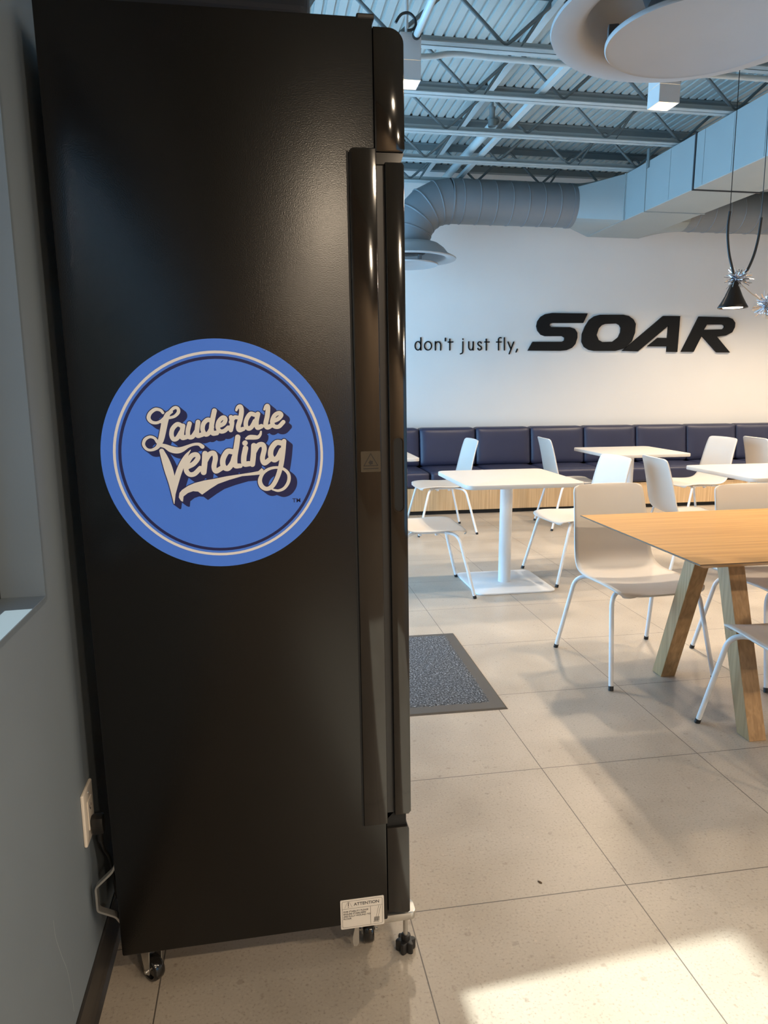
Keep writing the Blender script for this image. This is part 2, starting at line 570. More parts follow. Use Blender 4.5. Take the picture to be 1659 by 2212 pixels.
def sdf_strokes(strokes, polys, x0, x1, z0, z1, h):
    """signed distance (negative inside) of a union of tapering strokes and filled outlines, on a grid"""
    nx_, nz_ = int((x1 - x0) / h) + 1, int((z1 - z0) / h) + 1
    D = np.full((nz_, nx_), 0.02)
    X = x0 + np.arange(nx_) * h
    Z = z0 + np.arange(nz_) * h
    def seg(a, b):
        m_ = 0.012
        i0, i1 = max(0, int((min(a[0], b[0]) - m_ - x0) / h)), min(nx_, int((max(a[0], b[0]) + m_ - x0) / h) + 1)
        j0, j1 = max(0, int((min(a[1], b[1]) - m_ - z0) / h)), min(nz_, int((max(a[1], b[1]) + m_ - z0) / h) + 1)
        if i1 <= i0 or j1 <= j0:
            return
        gx, gz = np.meshgrid(X[i0:i1], Z[j0:j1])
        dx, dz = b[0] - a[0], b[1] - a[1]
        l2 = dx * dx + dz * dz + 1e-12
        t = np.clip(((gx - a[0]) * dx + (gz - a[1]) * dz) / l2, 0, 1)
        d = np.hypot(gx - a[0] - t * dx, gz - a[1] - t * dz) - (a[2] + t * (b[2] - a[2])) / 2
        D[j0:j1, i0:i1] = np.minimum(D[j0:j1, i0:i1], d)
    for st in strokes:
        for a, b in zip(st, st[1:]):
            seg(a, b)
    for pl_ in polys:
        gx, gz = np.meshgrid(X, Z)
        ins = np.zeros(gx.shape, bool)
        dist = np.full(gx.shape, 0.02)
        for a, b in zip(pl_, pl_[1:] + pl_[:1]):
            with np.errstate(divide='ignore', invalid='ignore'):
                c_ = ((a[1] > gz) != (b[1] > gz)) & (gx < (b[0] - a[0]) * (gz - a[1]) / (b[1] - a[1] + 1e-12) + a[0])
            ins ^= c_
            dx, dz = b[0] - a[0], b[1] - a[1]
            t = np.clip(((gx - a[0]) * dx + (gz - a[1]) * dz) / (dx * dx + dz * dz + 1e-12), 0, 1)
            dist = np.minimum(dist, np.hypot(gx - a[0] - t * dx, gz - a[1] - t * dz))
        D = np.minimum(D, np.where(ins, -dist, dist))
    return D

def sdf_mesh(D, x0, z0, h, y):
    """flat mesh of the region D < 0: whole cells merged along rows, cut cells along the zero line"""
    bm = bmesh.new()
    cache = {}
    def V(x, z):
        k = (round(x * 1e6), round(z * 1e6))
        if k not in cache:
            cache[k] = bm.verts.new((x, y, z))
        return cache[k]
    neg = D < 0
    full = neg[:-1, :-1] & neg[1:, :-1] & neg[:-1, 1:] & neg[1:, 1:]
    anyc = neg[:-1, :-1] | neg[1:, :-1] | neg[:-1, 1:] | neg[1:, 1:]
    nz_, nx_ = full.shape
    for j in range(nz_):
        i = 0
        row = full[j]
        while i < nx_:
            if row[i]:
                k = i
                while k < nx_ and row[k]:
                    k += 1
                bm.faces.new((V(x0 + i * h, z0 + j * h), V(x0 + k * h, z0 + j * h), V(x0 + k * h, z0 + (j + 1) * h), V(x0 + i * h, z0 + (j + 1) * h)))
                i = k
            else:
                i += 1
    for j, i in zip(*np.nonzero(anyc & ~full)):
        cs = [(i, j), (i + 1, j), (i + 1, j + 1), (i, j + 1)]
        pts = []
        for q in range(4):
            a, b = cs[q], cs[(q + 1) % 4]
            da, db = D[a[1], a[0]], D[b[1], b[0]]
            if da < 0:
                pts.append((x0 + a[0] * h, z0 + a[1] * h))
            if (da < 0) != (db < 0):
                t = da / (da - db)
                pts.append((x0 + (a[0] + (b[0] - a[0]) * t) * h, z0 + (a[1] + (b[1] - a[1]) * t) * h))
        vs_ = []
        for p in pts:
            v = V(*p)
            if v not in vs_:
                vs_.append(v)
        if len(vs_) >= 3:
            try:
                bm.faces.new(vs_)
            except ValueError:
                pass
    return bm
# ================================================================== the room
XL, XR, YF, YB, ZC = -0.41, 8.6, -4.2, 7.85, 3.62
WT = 0.16

struct(link_mesh('floor', bx(XL - WT, XR + WT, YF - WT, YB + WT, -0.12, 0.0), M['tile']), 'beige stone tile floor with thin dark grout lines')

def deck():
    bm = bmesh.new()
    pitch, amp = 0.074, 0.018
    x = XL - WT
    prof = []
    while x < XR + WT:
        prof += [(x, 0.0), (x + pitch * 0.64, 0.0), (x + pitch * 0.70, amp), (x + pitch * 0.94, amp)]
        x += pitch
    lo0 = [bm.verts.new((p[0], YF - WT, ZC + p[1])) for p in prof]
    lo1 = [bm.verts.new((p[0], YB + WT, ZC + p[1])) for p in prof]
    hi0 = [bm.verts.new((p[0], YF - WT, ZC + 0.08)) for p in prof]
    hi1 = [bm.verts.new((p[0], YB + WT, ZC + 0.08)) for p in prof]
    for i in range(len(prof) - 1):
        bm.faces.new((lo0[i], lo0[i + 1], lo1[i + 1], lo1[i]))
        bm.faces.new((hi0[i], hi1[i], hi1[i + 1], hi0[i + 1]))
        bm.faces.new((lo0[i], hi0[i], hi0[i + 1], lo0[i + 1]))
        bm.faces.new((lo1[i], lo1[i + 1], hi1[i + 1], hi1[i]))
    return bm
struct(link_mesh('ceiling', deck(), M['deck']), 'corrugated grey metal roof deck')

struct(link_mesh('wall_back', bx(XL - WT, XR + WT, YB, YB + WT, 0, ZC), M['wall_white']), 'warm white back wall behind the bench')
struct(link_mesh('wall_right', bx(XR, XR + WT, YF, YB, 0, ZC), M['wall_white']))
def wall_front():
    bm = bmesh.new()
    for x0, x1, z0, z1 in ((XL - WT, W3[0], 0, ZC), (W3[1], XR + WT, 0, ZC), (W3[0], W3[1], 0, W3[2]), (W3[0], W3[1], W3[3], ZC)):
        box(bm, x0, x1, YF - WT, YF, z0, z1)
    return bm
struct(link_mesh('wall_front', wall_front(), M['wall_brown']))
bm = bmesh.new()
for x0, x1, z0, z1 in ((W3[0], W3[1], W3[2], W3[2] + 0.06), (W3[0], W3[1], W3[3] - 0.06, W3[3])) + tuple((x - 0.03, x + 0.03, W3[2], W3[3]) for x in (W3[0] + 0.03, 4.2, 5.7, W3[1] - 0.03)):
    box(bm, x0, x1, YF - 0.11, YF - 0.05, z0, z1)
w3 = struct(link_mesh('window_3', bm, M['frame_dark']), 'unseen window added behind the camera to light the fridge')
link_mesh('pane', bx(W3[0], W3[1], YF - 0.083, YF - 0.077, W3[2], W3[3]), M['glass_tint'], w3)
struct(link_mesh('added_sun_screen', bx(-0.4, 7.6, YF - WT - 0.6, YF - WT, 3.05, 3.2), M['frame_dark']), 'dark slab added outside to keep sun out of the rear window')  # unseen slab added to block sun at the rear window
struct(link_mesh('trim_1', bx(XL, XR, YB - 0.07, YB, ZC - 0.06, ZC - 0.004), M['joist']), 'dark ledger angle where roof deck meets back wall')

def wall_left():
    bm = bmesh.new()
    ys = [YF, W1[0], W1[1] + 0.074, W2[0], W2[1], YB]
    x0, x1 = XL - WT, XL
    def b(y0, y1, z0, z1):
        box(bm, x0, x1, y0, y1, z0, z1)
    b(YF, W1[0], 0, ZC)
    b(W1[0], ys[2], 0, W1[2]); b(W1[0], ys[2], W1[3], ZC)
    b(ys[2], W2[0], 0, ZC)
    b(W2[0], W2[1], 0, W2[2]); b(W2[0], W2[1], W2[3], ZC)
    b(W2[1], YB, 0, ZC)
    return bm
WLO = struct(link_mesh('wall_left', wall_left(), M['wall_blue']), 'slate grey painted wall at left with window reveal')

bm = bmesh.new()
sc_pts = catmull([(1.2341, 0.3936), (1.2374, 0.355), (1.2597, 0.2958), (1.2844, 0.2376), (1.2956, 0.1747), (1.3001, 0.1329)], 5)
for a, b in zip(sc_pts, sc_pts[1:]):
    bm.faces.new([bm.verts.new(v) for v in ((XL + 0.0003, a[0] - 0.0006, a[1]), (XL + 0.0003, a[0] + 0.0006, a[1]), (XL + 0.0003, b[0] + 0.0006, b[1]), (XL + 0.0003, b[0] - 0.0006, b[1]))])
link_mesh('scratch', bm, M['scuff'], WLO)
bm = bmesh.new()
lathe(bm, [(0.0030, 0.0), (0.0034, 0.002), (0.0015, 0.0035)], (0, 0, 0), 10)
bmesh.ops.scale(bm, vec=(1.0, 2.2, 1.0), verts=bm.verts[:])
o = link_mesh('crumb', bm, M['oak_edge'], loc=(0.712, 1.656, 0.0))
o.rotation_euler = (0, 0, 0.6)
tag(o, 'tiny dark brown crumb lying on the bare tiles in front of the fridge', 'crumb')
def window(idx, w, mull, y1, label):
    y0, z0, z1 = w[0], w[2], w[3]
    fw = 0.05 if idx == 2 else 0.084
    x0, x1 = XL - 0.135, XL - 0.075
    bm = bmesh.new()
    box(bm, x0, x1, y0, y0 + fw, z0, z1); box(bm, x0, x1, y1 - fw, y1, z0, z1)
    fz = 0.05
    box(bm, x0, x1, y0 + fw, y1 - fw, z0, z0 + fz); box(bm, x0, x1, y0 + fw, y1 - fw, z1 - fz, z1)
    for m_ in mull:
        box(bm, x0, x1, m_ - fw / 2, m_ + fw / 2, z0 + 0.05, z1 - 0.05)
    o = struct(link_mesh('window_%d' % idx, bm, M['frame_dark']), label)
    link_mesh('pane', bx(x0 + 0.025, x0 + 0.031, y0 + fw, y1 - fw, z0 + 0.05, z1 - 0.05), M['glass_tint' if idx == 1 else 'glass'], o)
window(1, W1, (), W1[1] + 0.064, 'dark framed window at far left beside the fridge')
struct(link_mesh('added_sun_screen', bx(-2.9, XL - WT, 1.9, 8.6, 3.05, 3.2), M['frame_dark']), 'dark slab added outside to keep sun out of the shopfront')  # unseen slab added so no direct sun enters the shopfront
struct(link_mesh('added_sky_screen', bx(-2.3, -2.1, -4.0, 1.9, -0.1, 2.75), M['wall_brown']), 'unseen wall added outside to dim the sky through the left window')  # added screen, lowers the sky light reaching the fridge
window(2, W2, (3.9, 5.1, 6.3), W2[1], 'glazed shopfront hidden beyond the fridge')
bm = bmesh.new()
box(bm, XL - 0.075, XL + 0.002, W1[1] + 0.064, W1[1] + 0.074, W1[2], W1[3])
struct(link_mesh('trim_2', bm, M['jamb']), 'pale painted jamb of the left window')
struct(link_mesh('trim_3', bx(XL - 0.075, XL + 0.003, W1[0], W1[1] + 0.064, W1[2] - 0.002, W1[2] + 0.010, bevel=0.001, seg=1), M['jamb']), 'painted sill of the left window')

def skirting():
    bm = bmesh.new()
    prism(bm, [(XL, 0.0), (XL + 0.016, 0.0), (XL + 0.009, 0.010), (XL + 0.006, 0.025), (XL + 0.006, 0.098), (XL + 0.003, 0.101), (XL, 0.101)], 'y', YF, W2[0] - 0.02)
    return bm
struct(link_mesh('baseboard_left', skirting(), M['rubber_base']), 'black rubber cove base along the left wall')
struct(link_mesh('bulkhead', bx(XL, 0.175, 2.28, 2.40, 2.40, ZC, bevel=0.03, seg=4), M['wall_dark']), 'dark slate bulkhead just above the fridge top')

# ================================================================== fridge
FR = thing('drinks_fridge', 'tall black vending fridge with a round blue logo sticker on its side', 'fridge', (0, 1.45, 0))
FR.rotation_euler = (0, -0.0131, 0)
FD = 0.70
def fp(name, bm, mat, parent=FR, smooth=None):
    return link_mesh(name, bm, mat, parent, smooth=smooth)
bm = bx(-0.3455, 0.252, 0, FD, 0.1175, 2.029, bevel=0.004, seg=2)
fp('cabinet', bm, M['fridge'], smooth=30)
# raised corner cap on the top front edge
fp('corner_cap', bx(0.222, 0.256, -0.001, 0.03, 2.024, 2.0345, bevel=0.003), M['black_plastic'])
# glossy header with rounded top front edge
hp = [(0.2535, 1.797), (0.309, 1.797), (0.312, 1.802), (0.312, 1.988)]
hp += [(0.282 + 0.030 * math.cos(math.radians(a)), 1.988 + 0.027 * math.sin(math.radians(a))) for a in range(0, 91, 10)][1:]
hp += [(0.2535, 2.015)]
fp('header_panel', prism(bmesh.new(), hp, 'y', 0.004, FD - 0.004, bevel=0.0015), M['gloss'], smooth=35)
fp('header_trim', prism(bmesh.new(), [(0.256, 1.775), (0.303, 1.775), (0.311, 1.796), (0.256, 1.796)], 'y', 0.008, FD - 0.008), M['gloss2'])
# door
dr = fp('door', prism(bmesh.new(), [(0.2725, 0.385), (0.304, 0.385), (0.3095, 0.392), (0.3095, 1.772), (0.306, 1.777), (0.2725, 1.777)], 'y', 0.0, FD, bevel=0.0012), M['gloss'], smooth=30)
fp('door_gasket', prism(bmesh.new(), [(0.252, 0.366), (0.2735, 0.388), (0.2735, 1.790), (0.252, 1.790)], 'y', 0.012, FD - 0.012), M['gasket'], dr)
def oval(x0, x1, z0, z1, n=12):
    r = (x1 - x0) / 2
    c = (x0 + x1) / 2
    return [(c + r * math.cos(math.pi * i / n), z1 - r + r * math.sin(math.pi * i / n)) for i in range(n + 1)] + \
           [(c - r * math.cos(math.pi * i / n), z0 + r - r * math.sin(math.pi * i / n)) for i in range(n + 1)]
hb = bmesh.new()
o1, o2 = oval(0.2785, 0.3025, 1.088, 1.248), oval(0.2805, 0.3005, 1.090, 1.246)
a = [hb.verts.new((p[0], -0.0022, p[1])) for p in o1]
b = [hb.verts.new((p[0], -0.0022, p[1])) for p in o2]
c = [hb.verts.new((p[0], -0.0002, p[1])) for p in o2]
d = [hb.verts.new((p[0], -0.0002, p[1])) for p in o1]
for i in range(len(o1)):
    j = (i + 1) % len(o1)
    hb.faces.new((a[i], a[j], b[j], b[i])); hb.faces.new((b[i], b[j], c[j], c[i])); hb.faces.new((a[i], d[i], d[j], a[j]))
fp('handle', hb, M['gloss2'], dr)
hb = bmesh.new()
hb.faces.new([hb.verts.new((p[0], -0.0004, p[1])) for p in oval(0.2812, 0.2998, 1.0912, 1.2448)])
fp('handle_recess', hb, M['kick_black'], dr)
# glossy side trim with rounded upper corner
tp = [(0.201, 0.368), (0.2545, 0.368), (0.2545, 1.801)] + [(0.213 - 0.012 * math.sin(math.radians(t)), 1.789 + 0.012 * math.cos(math.radians(t))) for t in range(0, 91, 15)]
tr = fp('side_trim', prism(bmesh.new(), tp, 'y', -0.0035, 0.004, bevel=0.0018, seg=3), M['gloss'], smooth=50)
fp('trim_gap', bx(0.1965, 0.201, -0.0004, 0.003, 0.368, 1.795), M['kick_black'], tr)
wl_ = fp('warning_label', prism(bmesh.new(), rrect(0.2115, 0.2525, 1.1765, 1.2195, 0.002), 'y', -0.0039, -0.0035), M['warn_film'], tr)
wt = bmesh.new()
tri = [(0.232, 1.2145), (0.2465, 1.1895), (0.2175, 1.1895)]
for i in range(3):
    p, q = tri[i], tri[(i + 1) % 3]
    ribbon(wt, [(p[0], p[1], 0.0016), (q[0], q[1], 0.0016)], -0.0041)
ribbon(wt, [(0.217, 1.1835, 0.0018), (0.247, 1.1835, 0.0018)], -0.0041)
wt.faces.new([wt.verts.new((0.232 + 0.0055 * math.cos(k * math.pi / 5) * (1 if k % 2 else 0.7), -0.0041, 1.196 + 0.0055 * math.sin(k * math.pi / 5) * (1 if k % 2 else 0.7))) for k in range(10)])
fp('warning_symbol', wt, M['black_plastic'], tr)
# lower panel and protruding kick plate on the front
fp('lower_panel', prism(bmesh.new(), [(0.2535, 0.134), (0.300, 0.126), (0.3055, 0.130), (0.3055, 0.345), (0.302, 0.352), (0.2535, 0.352)], 'y', 0.003, FD - 0.003, bevel=0.002), M['gloss2'], smooth=30)
fp('lower_rail', bx(0.255, 0.300, 0.012, FD - 0.012, 0.352, 0.386), M['kick_black'])
fp('kick_plate', prism(bmesh.new(), [(0.09, 0.205), (0.61, 0.205), (0.61, 0.385), (0.09, 0.385)], 'x', 0.3055, 0.3150, bevel=0.006, seg=1), M['gloss2'])

# --- attention label (bottom corner of the side)
AX0, AX1, AZ0, AZ1 = 0.1405, 0.2425, 0.1085, 0.1845
al = fp('attention_label', prism(bmesh.new(), rrect(AX0, AX1, AZ0, AZ1, 0.003), 'y', -0.0009, -0.0002), M['label_cream'])
al['label'] = 'cream ATTENTION stability label'
lb = bmesh.new()
def line(bm_, x0, z0, x1, z1, w, y=-0.0012):
    ribbon(bm_, [(x0, z0, w), (x1, z1, w)], y)
inx0, inx1, inz0, inz1 = AX0 + 0.004, AX1 - 0.004, AZ0 + 0.004, AZ1 - 0.004
rr_ = rrect(inx0, inx1, inz0, inz1, 0.004)
for i in range(len(rr_)):
    p, q = rr_[i], rr_[(i + 1) % len(rr_)]
    line(lb, p[0], p[1], q[0], q[1], 0.0006)
zmid = AZ1 - 0.0235
line(lb, inx0, zmid, inx1, zmid, 0.0006)
line(lb, AX0 + 0.070, zmid, AX0 + 0.070, inz0, 0.0006)
line(lb, AX0 + 0.010, zmid + 0.003, AX0 + 0.0165, AZ1 - 0.006, 0.0004)
line(lb, AX0 + 0.0275, zmid + 0.003, AX0 + 0.0205, AZ1 - 0.006, 0.0004)
line(lb, AX0 + 0.0185, AZ1 - 0.0065, AX0 + 0.0185, zmid + 0.0075, 0.0015)
line(lb, AX0 + 0.0185, zmid + 0.0042, AX0 + 0.0185, zmid + 0.0040, 0.0018)
# pictogram: stabiliser leg and knob
line(lb, AX0 + 0.083, AZ0 + 0.0225, AX0 + 0.0895, zmid - 0.0015, 0.0006)
line(lb, AX0 + 0.0875, AZ0 + 0.0225, AX0 + 0.0945, zmid - 0.0015, 0.0006)
for k in range(6):
    line(lb, AX0 + 0.0785 + k * 0.0021, AZ0 + 0.0115, AX0 + 0.0795 + k * 0.0021, AZ0 + 0.0220, 0.0012)
line(lb, AX0 + 0.0765, AZ0 + 0.0095, AX0 + 0.090, AZ0 + 0.0085, 0.0008)
fp('label_lines', lb, M['label_ink'], al)
text_mesh('label_heading', 'ATTENTION', 0.0106, M['label_ink'], al, (AX0 + 0.0315, -0.0011, zmid + 0.0065), spacing=1.0, bold=0.00012)
text_mesh('label_text', 'FOR STABILITY PLEASE\nENSURE STABILISERS\nARE FULLY WOUND TO\nFLOOR', 0.0058, M['label_ink'], al, (AX0 + 0.0065, -0.0011, zmid - 0.0095), bold=0.00006, line=1.05)

# --- round logo sticker
LC = (-0.07006, 1.2204)
LR = 0.2273
disc = bmesh.new()
lathe(disc, [(LR, -0.0006), (LR, -0.0001)], (LC[0], 0, LC[1]), 128, 'y')
lg = fp('logo_sticker', disc, M['logo_blue'])
lg['label'] = 'round blue logo sticker'
fp('cream_ring', annulus(bmesh.new(), LR * 0.876, LR * 0.899, -0.0009, LC), M['ring_cream'], lg)
fp('navy_ring', annulus(bmesh.new(), LR * 0.830, LR * 0.855, -0.0009, LC), M['logo_navy'], lg)
LOGO= [[(-1048,870,51.3),(-1092,922,55.3),(-1185,939,63.2),(-1284,872,67.1),(-1323,776,71.1),(-1277,701,63.2),(-1185,679,55.3),(-1093,716,51.3),(-1006,797,47.4),(-934,873,43.4)],[(-1095,692,47.4),(-1013,778,51.3),(-914,892,51.3),(-824,962,59.2),(-762,947,59.2),(-756,875,63.2),(-825,803,55.3),(-907,775,51.3),(-970,767,47.4)],[(-877,882,39.5),(-955,845,86.9),(-1018,710,114.5),(-1061,555,114.5),(-1104,399,110.6),(-1141,302,98.7),(-1200,205,71.1),(-1308,154,51.3),(-1401,172,51.3),(-1455,263,55.3),(-1421,360,59.2),(-1327,410,51.3),(-1238,380,51.3),(-1193,304,55.3)],[(-1168,244,59.2),(-1056,221,79.0),(-945,158,118.5),(-832,130,118.5),(-735,147,98.7),(-616,203,59.2),(-498,239,51.3),(-402,236,59.2),(-342,188,79.0)],[(-701,600,82.9),(-788,642,82.9),(-884,560,82.9),(-916,443,82.9),(-884,353,82.9),(-812,371,82.9),(-732,487,82.9)],[(-686,607,86.9),(-718,467,86.9),(-716,378,86.9),(-643,386,86.9)],[(-558,649,82.9),(-601,503,82.9),(-594,394,82.9),(-517,392,82.9),(-423,518,82.9)],[(-394,674,86.9),(-428,498,86.9),(-420,409,86.9),(-332,426,86.9)],[(-132,687,82.9),(-208,713,82.9),(-290,642,82.9),(-316,525,82.9),(-273,430,82.9),(-204,452,82.9),(-133,569,82.9)],[(-68,886,90.8),(-111,726,90.8),(-146,550,90.8),(-127,450,90.8),(-49,452,90.8)],[(-12,582,79.0),(97,632,79.0),(135,720,79.0),(85,751,79.0),(3,674,79.0),(-24,556,79.0),(25,482,79.0),(99,487,79.0),(181,551,79.0)],[(246,753,82.9),(260,638,82.9),(227,500,82.9)],[(235,658,75.0),(308,745,75.0),(377,744,75.0)],[(355,888,43.4),(388,947,59.2),(441,954,82.9),(455,860,90.8),(419,693,90.8),(378,575,90.8),(393,499,90.8),(473,517,79.0)],[(713,789,82.9),(625,807,82.9),(545,700,82.9),(525,581,82.9),(575,520,82.9),(642,558,82.9),(707,666,82.9)],[(773,804,86.9),(736,645,86.9),(750,535,86.9),(830,559,86.9)],[(901,890,39.5),(944,954,67.1),(977,938,82.9),(955,759,90.8),(916,601,90.8),(948,536,90.8),(1040,574,79.0)],[(1043,647,79.0),(1164,694,79.0),(1233,769,79.0),(1189,814,79.0),(1098,766,79.0),(1045,647,79.0),(1079,556,79.0),(1172,544,79.0),(1268,632,79.0)],[(518,322,39.5),(592,346,86.9),(681,343,86.9),(751,345,67.1),(799,394,51.3),(817,453,35.5)],[(-1123,128,86.9),(-1065,-57,138.2),(-1013,-268,158.0),(-971,-500,130.3),(-957,-723,79.0),(-958,-930,11.8)],[(-572,130,11.8),(-667,10,67.1),(-755,-147,102.7),(-834,-325,110.6),(-899,-523,98.7),(-944,-723,59.2)],[(-658,-207,90.8),(-532,-145,90.8),(-442,-38,90.8),(-463,33,90.8),(-561,10,90.8),(-657,-131,90.8),(-681,-270,90.8),(-623,-353,90.8),(-525,-346,90.8),(-408,-240,90.8)],[(-297,47,106.6),(-318,-143,106.6),(-348,-323,106.6)],[(-317,-123,94.8),(-220,24,94.8),(-131,52,94.8),(-103,-50,94.8),(-141,-219,94.8),(-107,-308,94.8),(-1,-255,94.8)],[(243,69,102.7),(135,73,102.7),(44,-75,102.7),(44,-216,102.7),(126,-263,102.7),(220,-162,102.7),(266,-42,102.7)],[(356,357,98.7),(321,177,102.7),(276,-42,102.7),(277,-204,102.7),(376,-218,86.9)],[(488,232,98.7),(494,236,98.7)],[(497,132,102.7),(454,-48,102.7),(457,-180,102.7),(546,-183,102.7)],[(663,177,102.7),(644,-14,102.7),(615,-196,102.7)],[(646,26,94.8),(743,174,94.8),(837,191,94.8),(865,100,94.8),(820,-81,94.8),(856,-180,94.8),(959,-116,94.8)],[(1224,210,102.7),(1114,223,102.7),(1013,115,102.7),(987,-26,102.7),(1049,-120,102.7),(1131,-71,102.7),(1208,68,102.7)],[(1266,249,86.9),(1229,7,98.7),(1178,-257,94.8),(1100,-480,86.9),(995,-651,86.9),(881,-708,79.0),(783,-652,86.9),(749,-528,79.0),(816,-387,63.2),(950,-300,55.3),(1112,-279,51.3),(1242,-321,55.3),(1329,-427,63.2),(1323,-571,67.1),(1236,-702,59.2),(1112,-753,51.3),(992,-723,35.5)]]
SWASH= [(-788,-659),(-667,-583),(-527,-528),(-349,-488),(-151,-462),(88,-420),(347,-390),(587,-362),(728,-339),(795,-280),(833,-316),(775,-410),(644,-417),(404,-428),(143,-494),(-78,-566),(-241,-661),(-405,-771),(-479,-706),(-576,-694),(-676,-725),(-768,-792),(-784,-897),(-822,-881),(-860,-808),(-841,-718)]
GX0, GX1, GZ0, GZ1, GH = LC[0] - 0.160, LC[0] + 0.170, LC[1] - 0.150, LC[1] + 0.125, 0.0004
strokes = [[(p[0] * 1e-4 + LC[0], p[1] * 1e-4 + LC[1], p[2] * 1.04e-4) for p in (catmull(st, 6) if len(st) > 2 else st)] for st in LOGO]
swash = [(p[0] * 1e-4 + LC[0], p[1] * 1e-4 + LC[1]) for p in SWASH]
DL = sdf_strokes(strokes, [swash], GX0, GX1, GZ0, GZ1, GH)
DS = DL - 0.0016
for k in range(1, 29):                       # extruded drop shadow towards lower right
    sx_, sz_ = k, round(k * 0.0098 / 0.0112)
    sh_ = np.full_like(DS, 0.02)
    sh_[:-sz_, sx_:] = DL[sz_:, :-sx_]
    DS = np.minimum(DS, sh_ - 0.0014)
fp('lettering_shadow', sdf_mesh(DS, GX0, GZ0, GH, -0.0010), M['logo_navy'], lg)
fp('lettering', sdf_mesh(DL, GX0, GZ0, GH, -0.0013), M['logo_cream'], lg)
text_mesh('trademark', 'TM', 0.0118, M['logo_navy'], lg, (LC[0] + 0.1385, -0.0010, LC[1] - 0.1010), bold=0.0001, spacing=1.1)

# --- castors, stabiliser, wall spacer
def caster(x, y, side):
    w = fp('castor', lt([(0.006, -0.009), (0.019, -0.009), (0.021, -0.0135), (0.0258, -0.0135), (0.0288, -0.009), (0.0295, 0.0), (0.0288, 0.009), (0.0258, 0.0135), (0.021, 0.0135), (0.019, 0.009), (0.006, 0.009)], (0, 0, 0), 32, 'y'), M['gloss2'], smooth=60)
    w.location = (x, y, 0.0295 - 0.0131 * x)
    ang = 2.32 if side else 1.45
    w.rotation_euler = (0, 0, ang)
    f = bmesh.new()
    for s in (-1, 1):
        prism(f, [(-0.014, 0.088), (0.030, 0.088), (0.010, 0.0), (0.002, -0.010), (-0.008, -0.006), (-0.014, 0.060)], 'y', s * 0.0165 - 0.001, s * 0.0165 + 0.001)
    box(f, -0.014, 0.030, -0.0200, 0.0200, 0.078, 0.080)
    lathe(f, [(0.004, -0.0225), (0.004, 0.0225)], (0, 0, 0), 12, 'y')
    fp('fork', f, M['steel'], w, smooth=30)
    return w
caster(-0.293, 0.055, 1)
caster(0.216, 0.085, 0)
caster(-0.293, FD - 0.06, 1)
caster(0.205, FD - 0.09, 0)
sb = bmesh.new()
prism(sb, rrect(0.180, 0.322, 0.012, 0.060, 0.014), 'z', 0.098, 0.1170, bevel=0.002)
brk = fp('stabiliser_bracket', sb, M['steel'], smooth=40)
lev = bmesh.new()
prism(lev, [(0.174, 0.024), (0.181, 0.022), (0.1865, 0.030), (0.1875, 0.098), (0.183, 0.098), (0.172, 0.050), (0.1715, 0.034)], 'y', 0.040, 0.044)
fp('brake_lever', lev, M['steel'])
kb = bmesh.new()
NP = 96
kp = []
for k in range(NP):
    a_ = 2 * math.pi * k / NP
    kp.append((0.3005 + (0.0215 + 0.0032 * math.cos(6 * a_) - 0.0022 * (max(0, -math.cos(6 * a_)) ** 6)) * math.cos(a_), 0.040 + (0.0215 + 0.0032 * math.cos(6 * a_) - 0.0022 * (max(0, -math.cos(6 * a_)) ** 6)) * math.sin(a_)))
prism(kb, kp, 'z', -0.0038, 0.024, bevel=0.003, seg=2)
lathe(kb, [(0.011, 0.022), (0.0105, 0.036), (0.009, 0.037)], (0.3005, 0.040, 0), 24)
kn = fp('levelling_knob', kb, M['black_plastic'], smooth=40)
fp('threaded_rod', lt([(0.0058, 0.03), (0.0058, 0.105)], (0.3005, 0.040, 0), 16), M['steel'], kn, smooth=60)
sp_ = bmesh.new()
path = fillet([(-0.3450, 0.02, 0.335), (-0.3535, 0.02, 0.318), (-0.3900, 0.02, 0.285), (-0.3905, 0.02, 0.228), (-0.3535, 0.02, 0.2080), (-0.3450, 0.02, 0.192)], 0.006)
for i in range(len(path) - 1):
    p, q = path[i], path[i + 1]
    t_ = (q - p).normalized()
    n_ = Vector((-t_.z, 0, t_.x)) * 0.0022
    vs_ = [sp_.verts.new(v) for v in (p - n_ + Vector((0, -0.008, 0)), p + n_ + Vector((0, -0.008, 0)), p + n_ + Vector((0, 0.008, 0)), p - n_ + Vector((0, 0.008, 0)))]
    ve_ = [sp_.verts.new(v) for v in (q - n_ + Vector((0, -0.008, 0)), q + n_ + Vector((0, -0.008, 0)), q + n_ + Vector((0, 0.008, 0)), q - n_ + Vector((0, 0.008, 0)))]
    for k in range(4):
        sp_.faces.new((vs_[k], vs_[(k + 1) % 4], ve_[(k + 1) % 4], ve_[k]))
fp('wall_spacer', sp_, M['steel'])

# ================================================================== socket and cord on the left wall
ol = thing('wall_outlet', 'cream double wall outlet on the slate wall behind the fridge', 'outlet', (XL, 1.5005, 0.439))
link_mesh('cover_plate', prism(bmesh.new(), rrect(-0.038, 0.038, -0.061, 0.061, 0.004), 'x', 0.0, 0.0075, bevel=0.003), M['outlet'], ol, smooth=40)
ob = bmesh.new()
prism(ob, rrect(-0.017, 0.017, -0.034, 0.034, 0.002), 'x', 0.0075, 0.0098, bevel=0.0006, seg=1)
link_mesh('receptacle', ob, M['outlet'], ol)
ob = bmesh.new()
for dz in (0.014,):
    box(ob, 0.0097, 0.0102, -0.0075, -0.0055, dz, dz + 0.008)
    box(ob, 0.0097, 0.0102, 0.0050, 0.0070, dz, dz + 0.006)
    lathe(ob, [(0.0025, 0.0097), (0.0025, 0.0102)], (0, 0, dz - 0.004), 10, 'x')
link_mesh('slot', ob, M['label_ink'], ol)
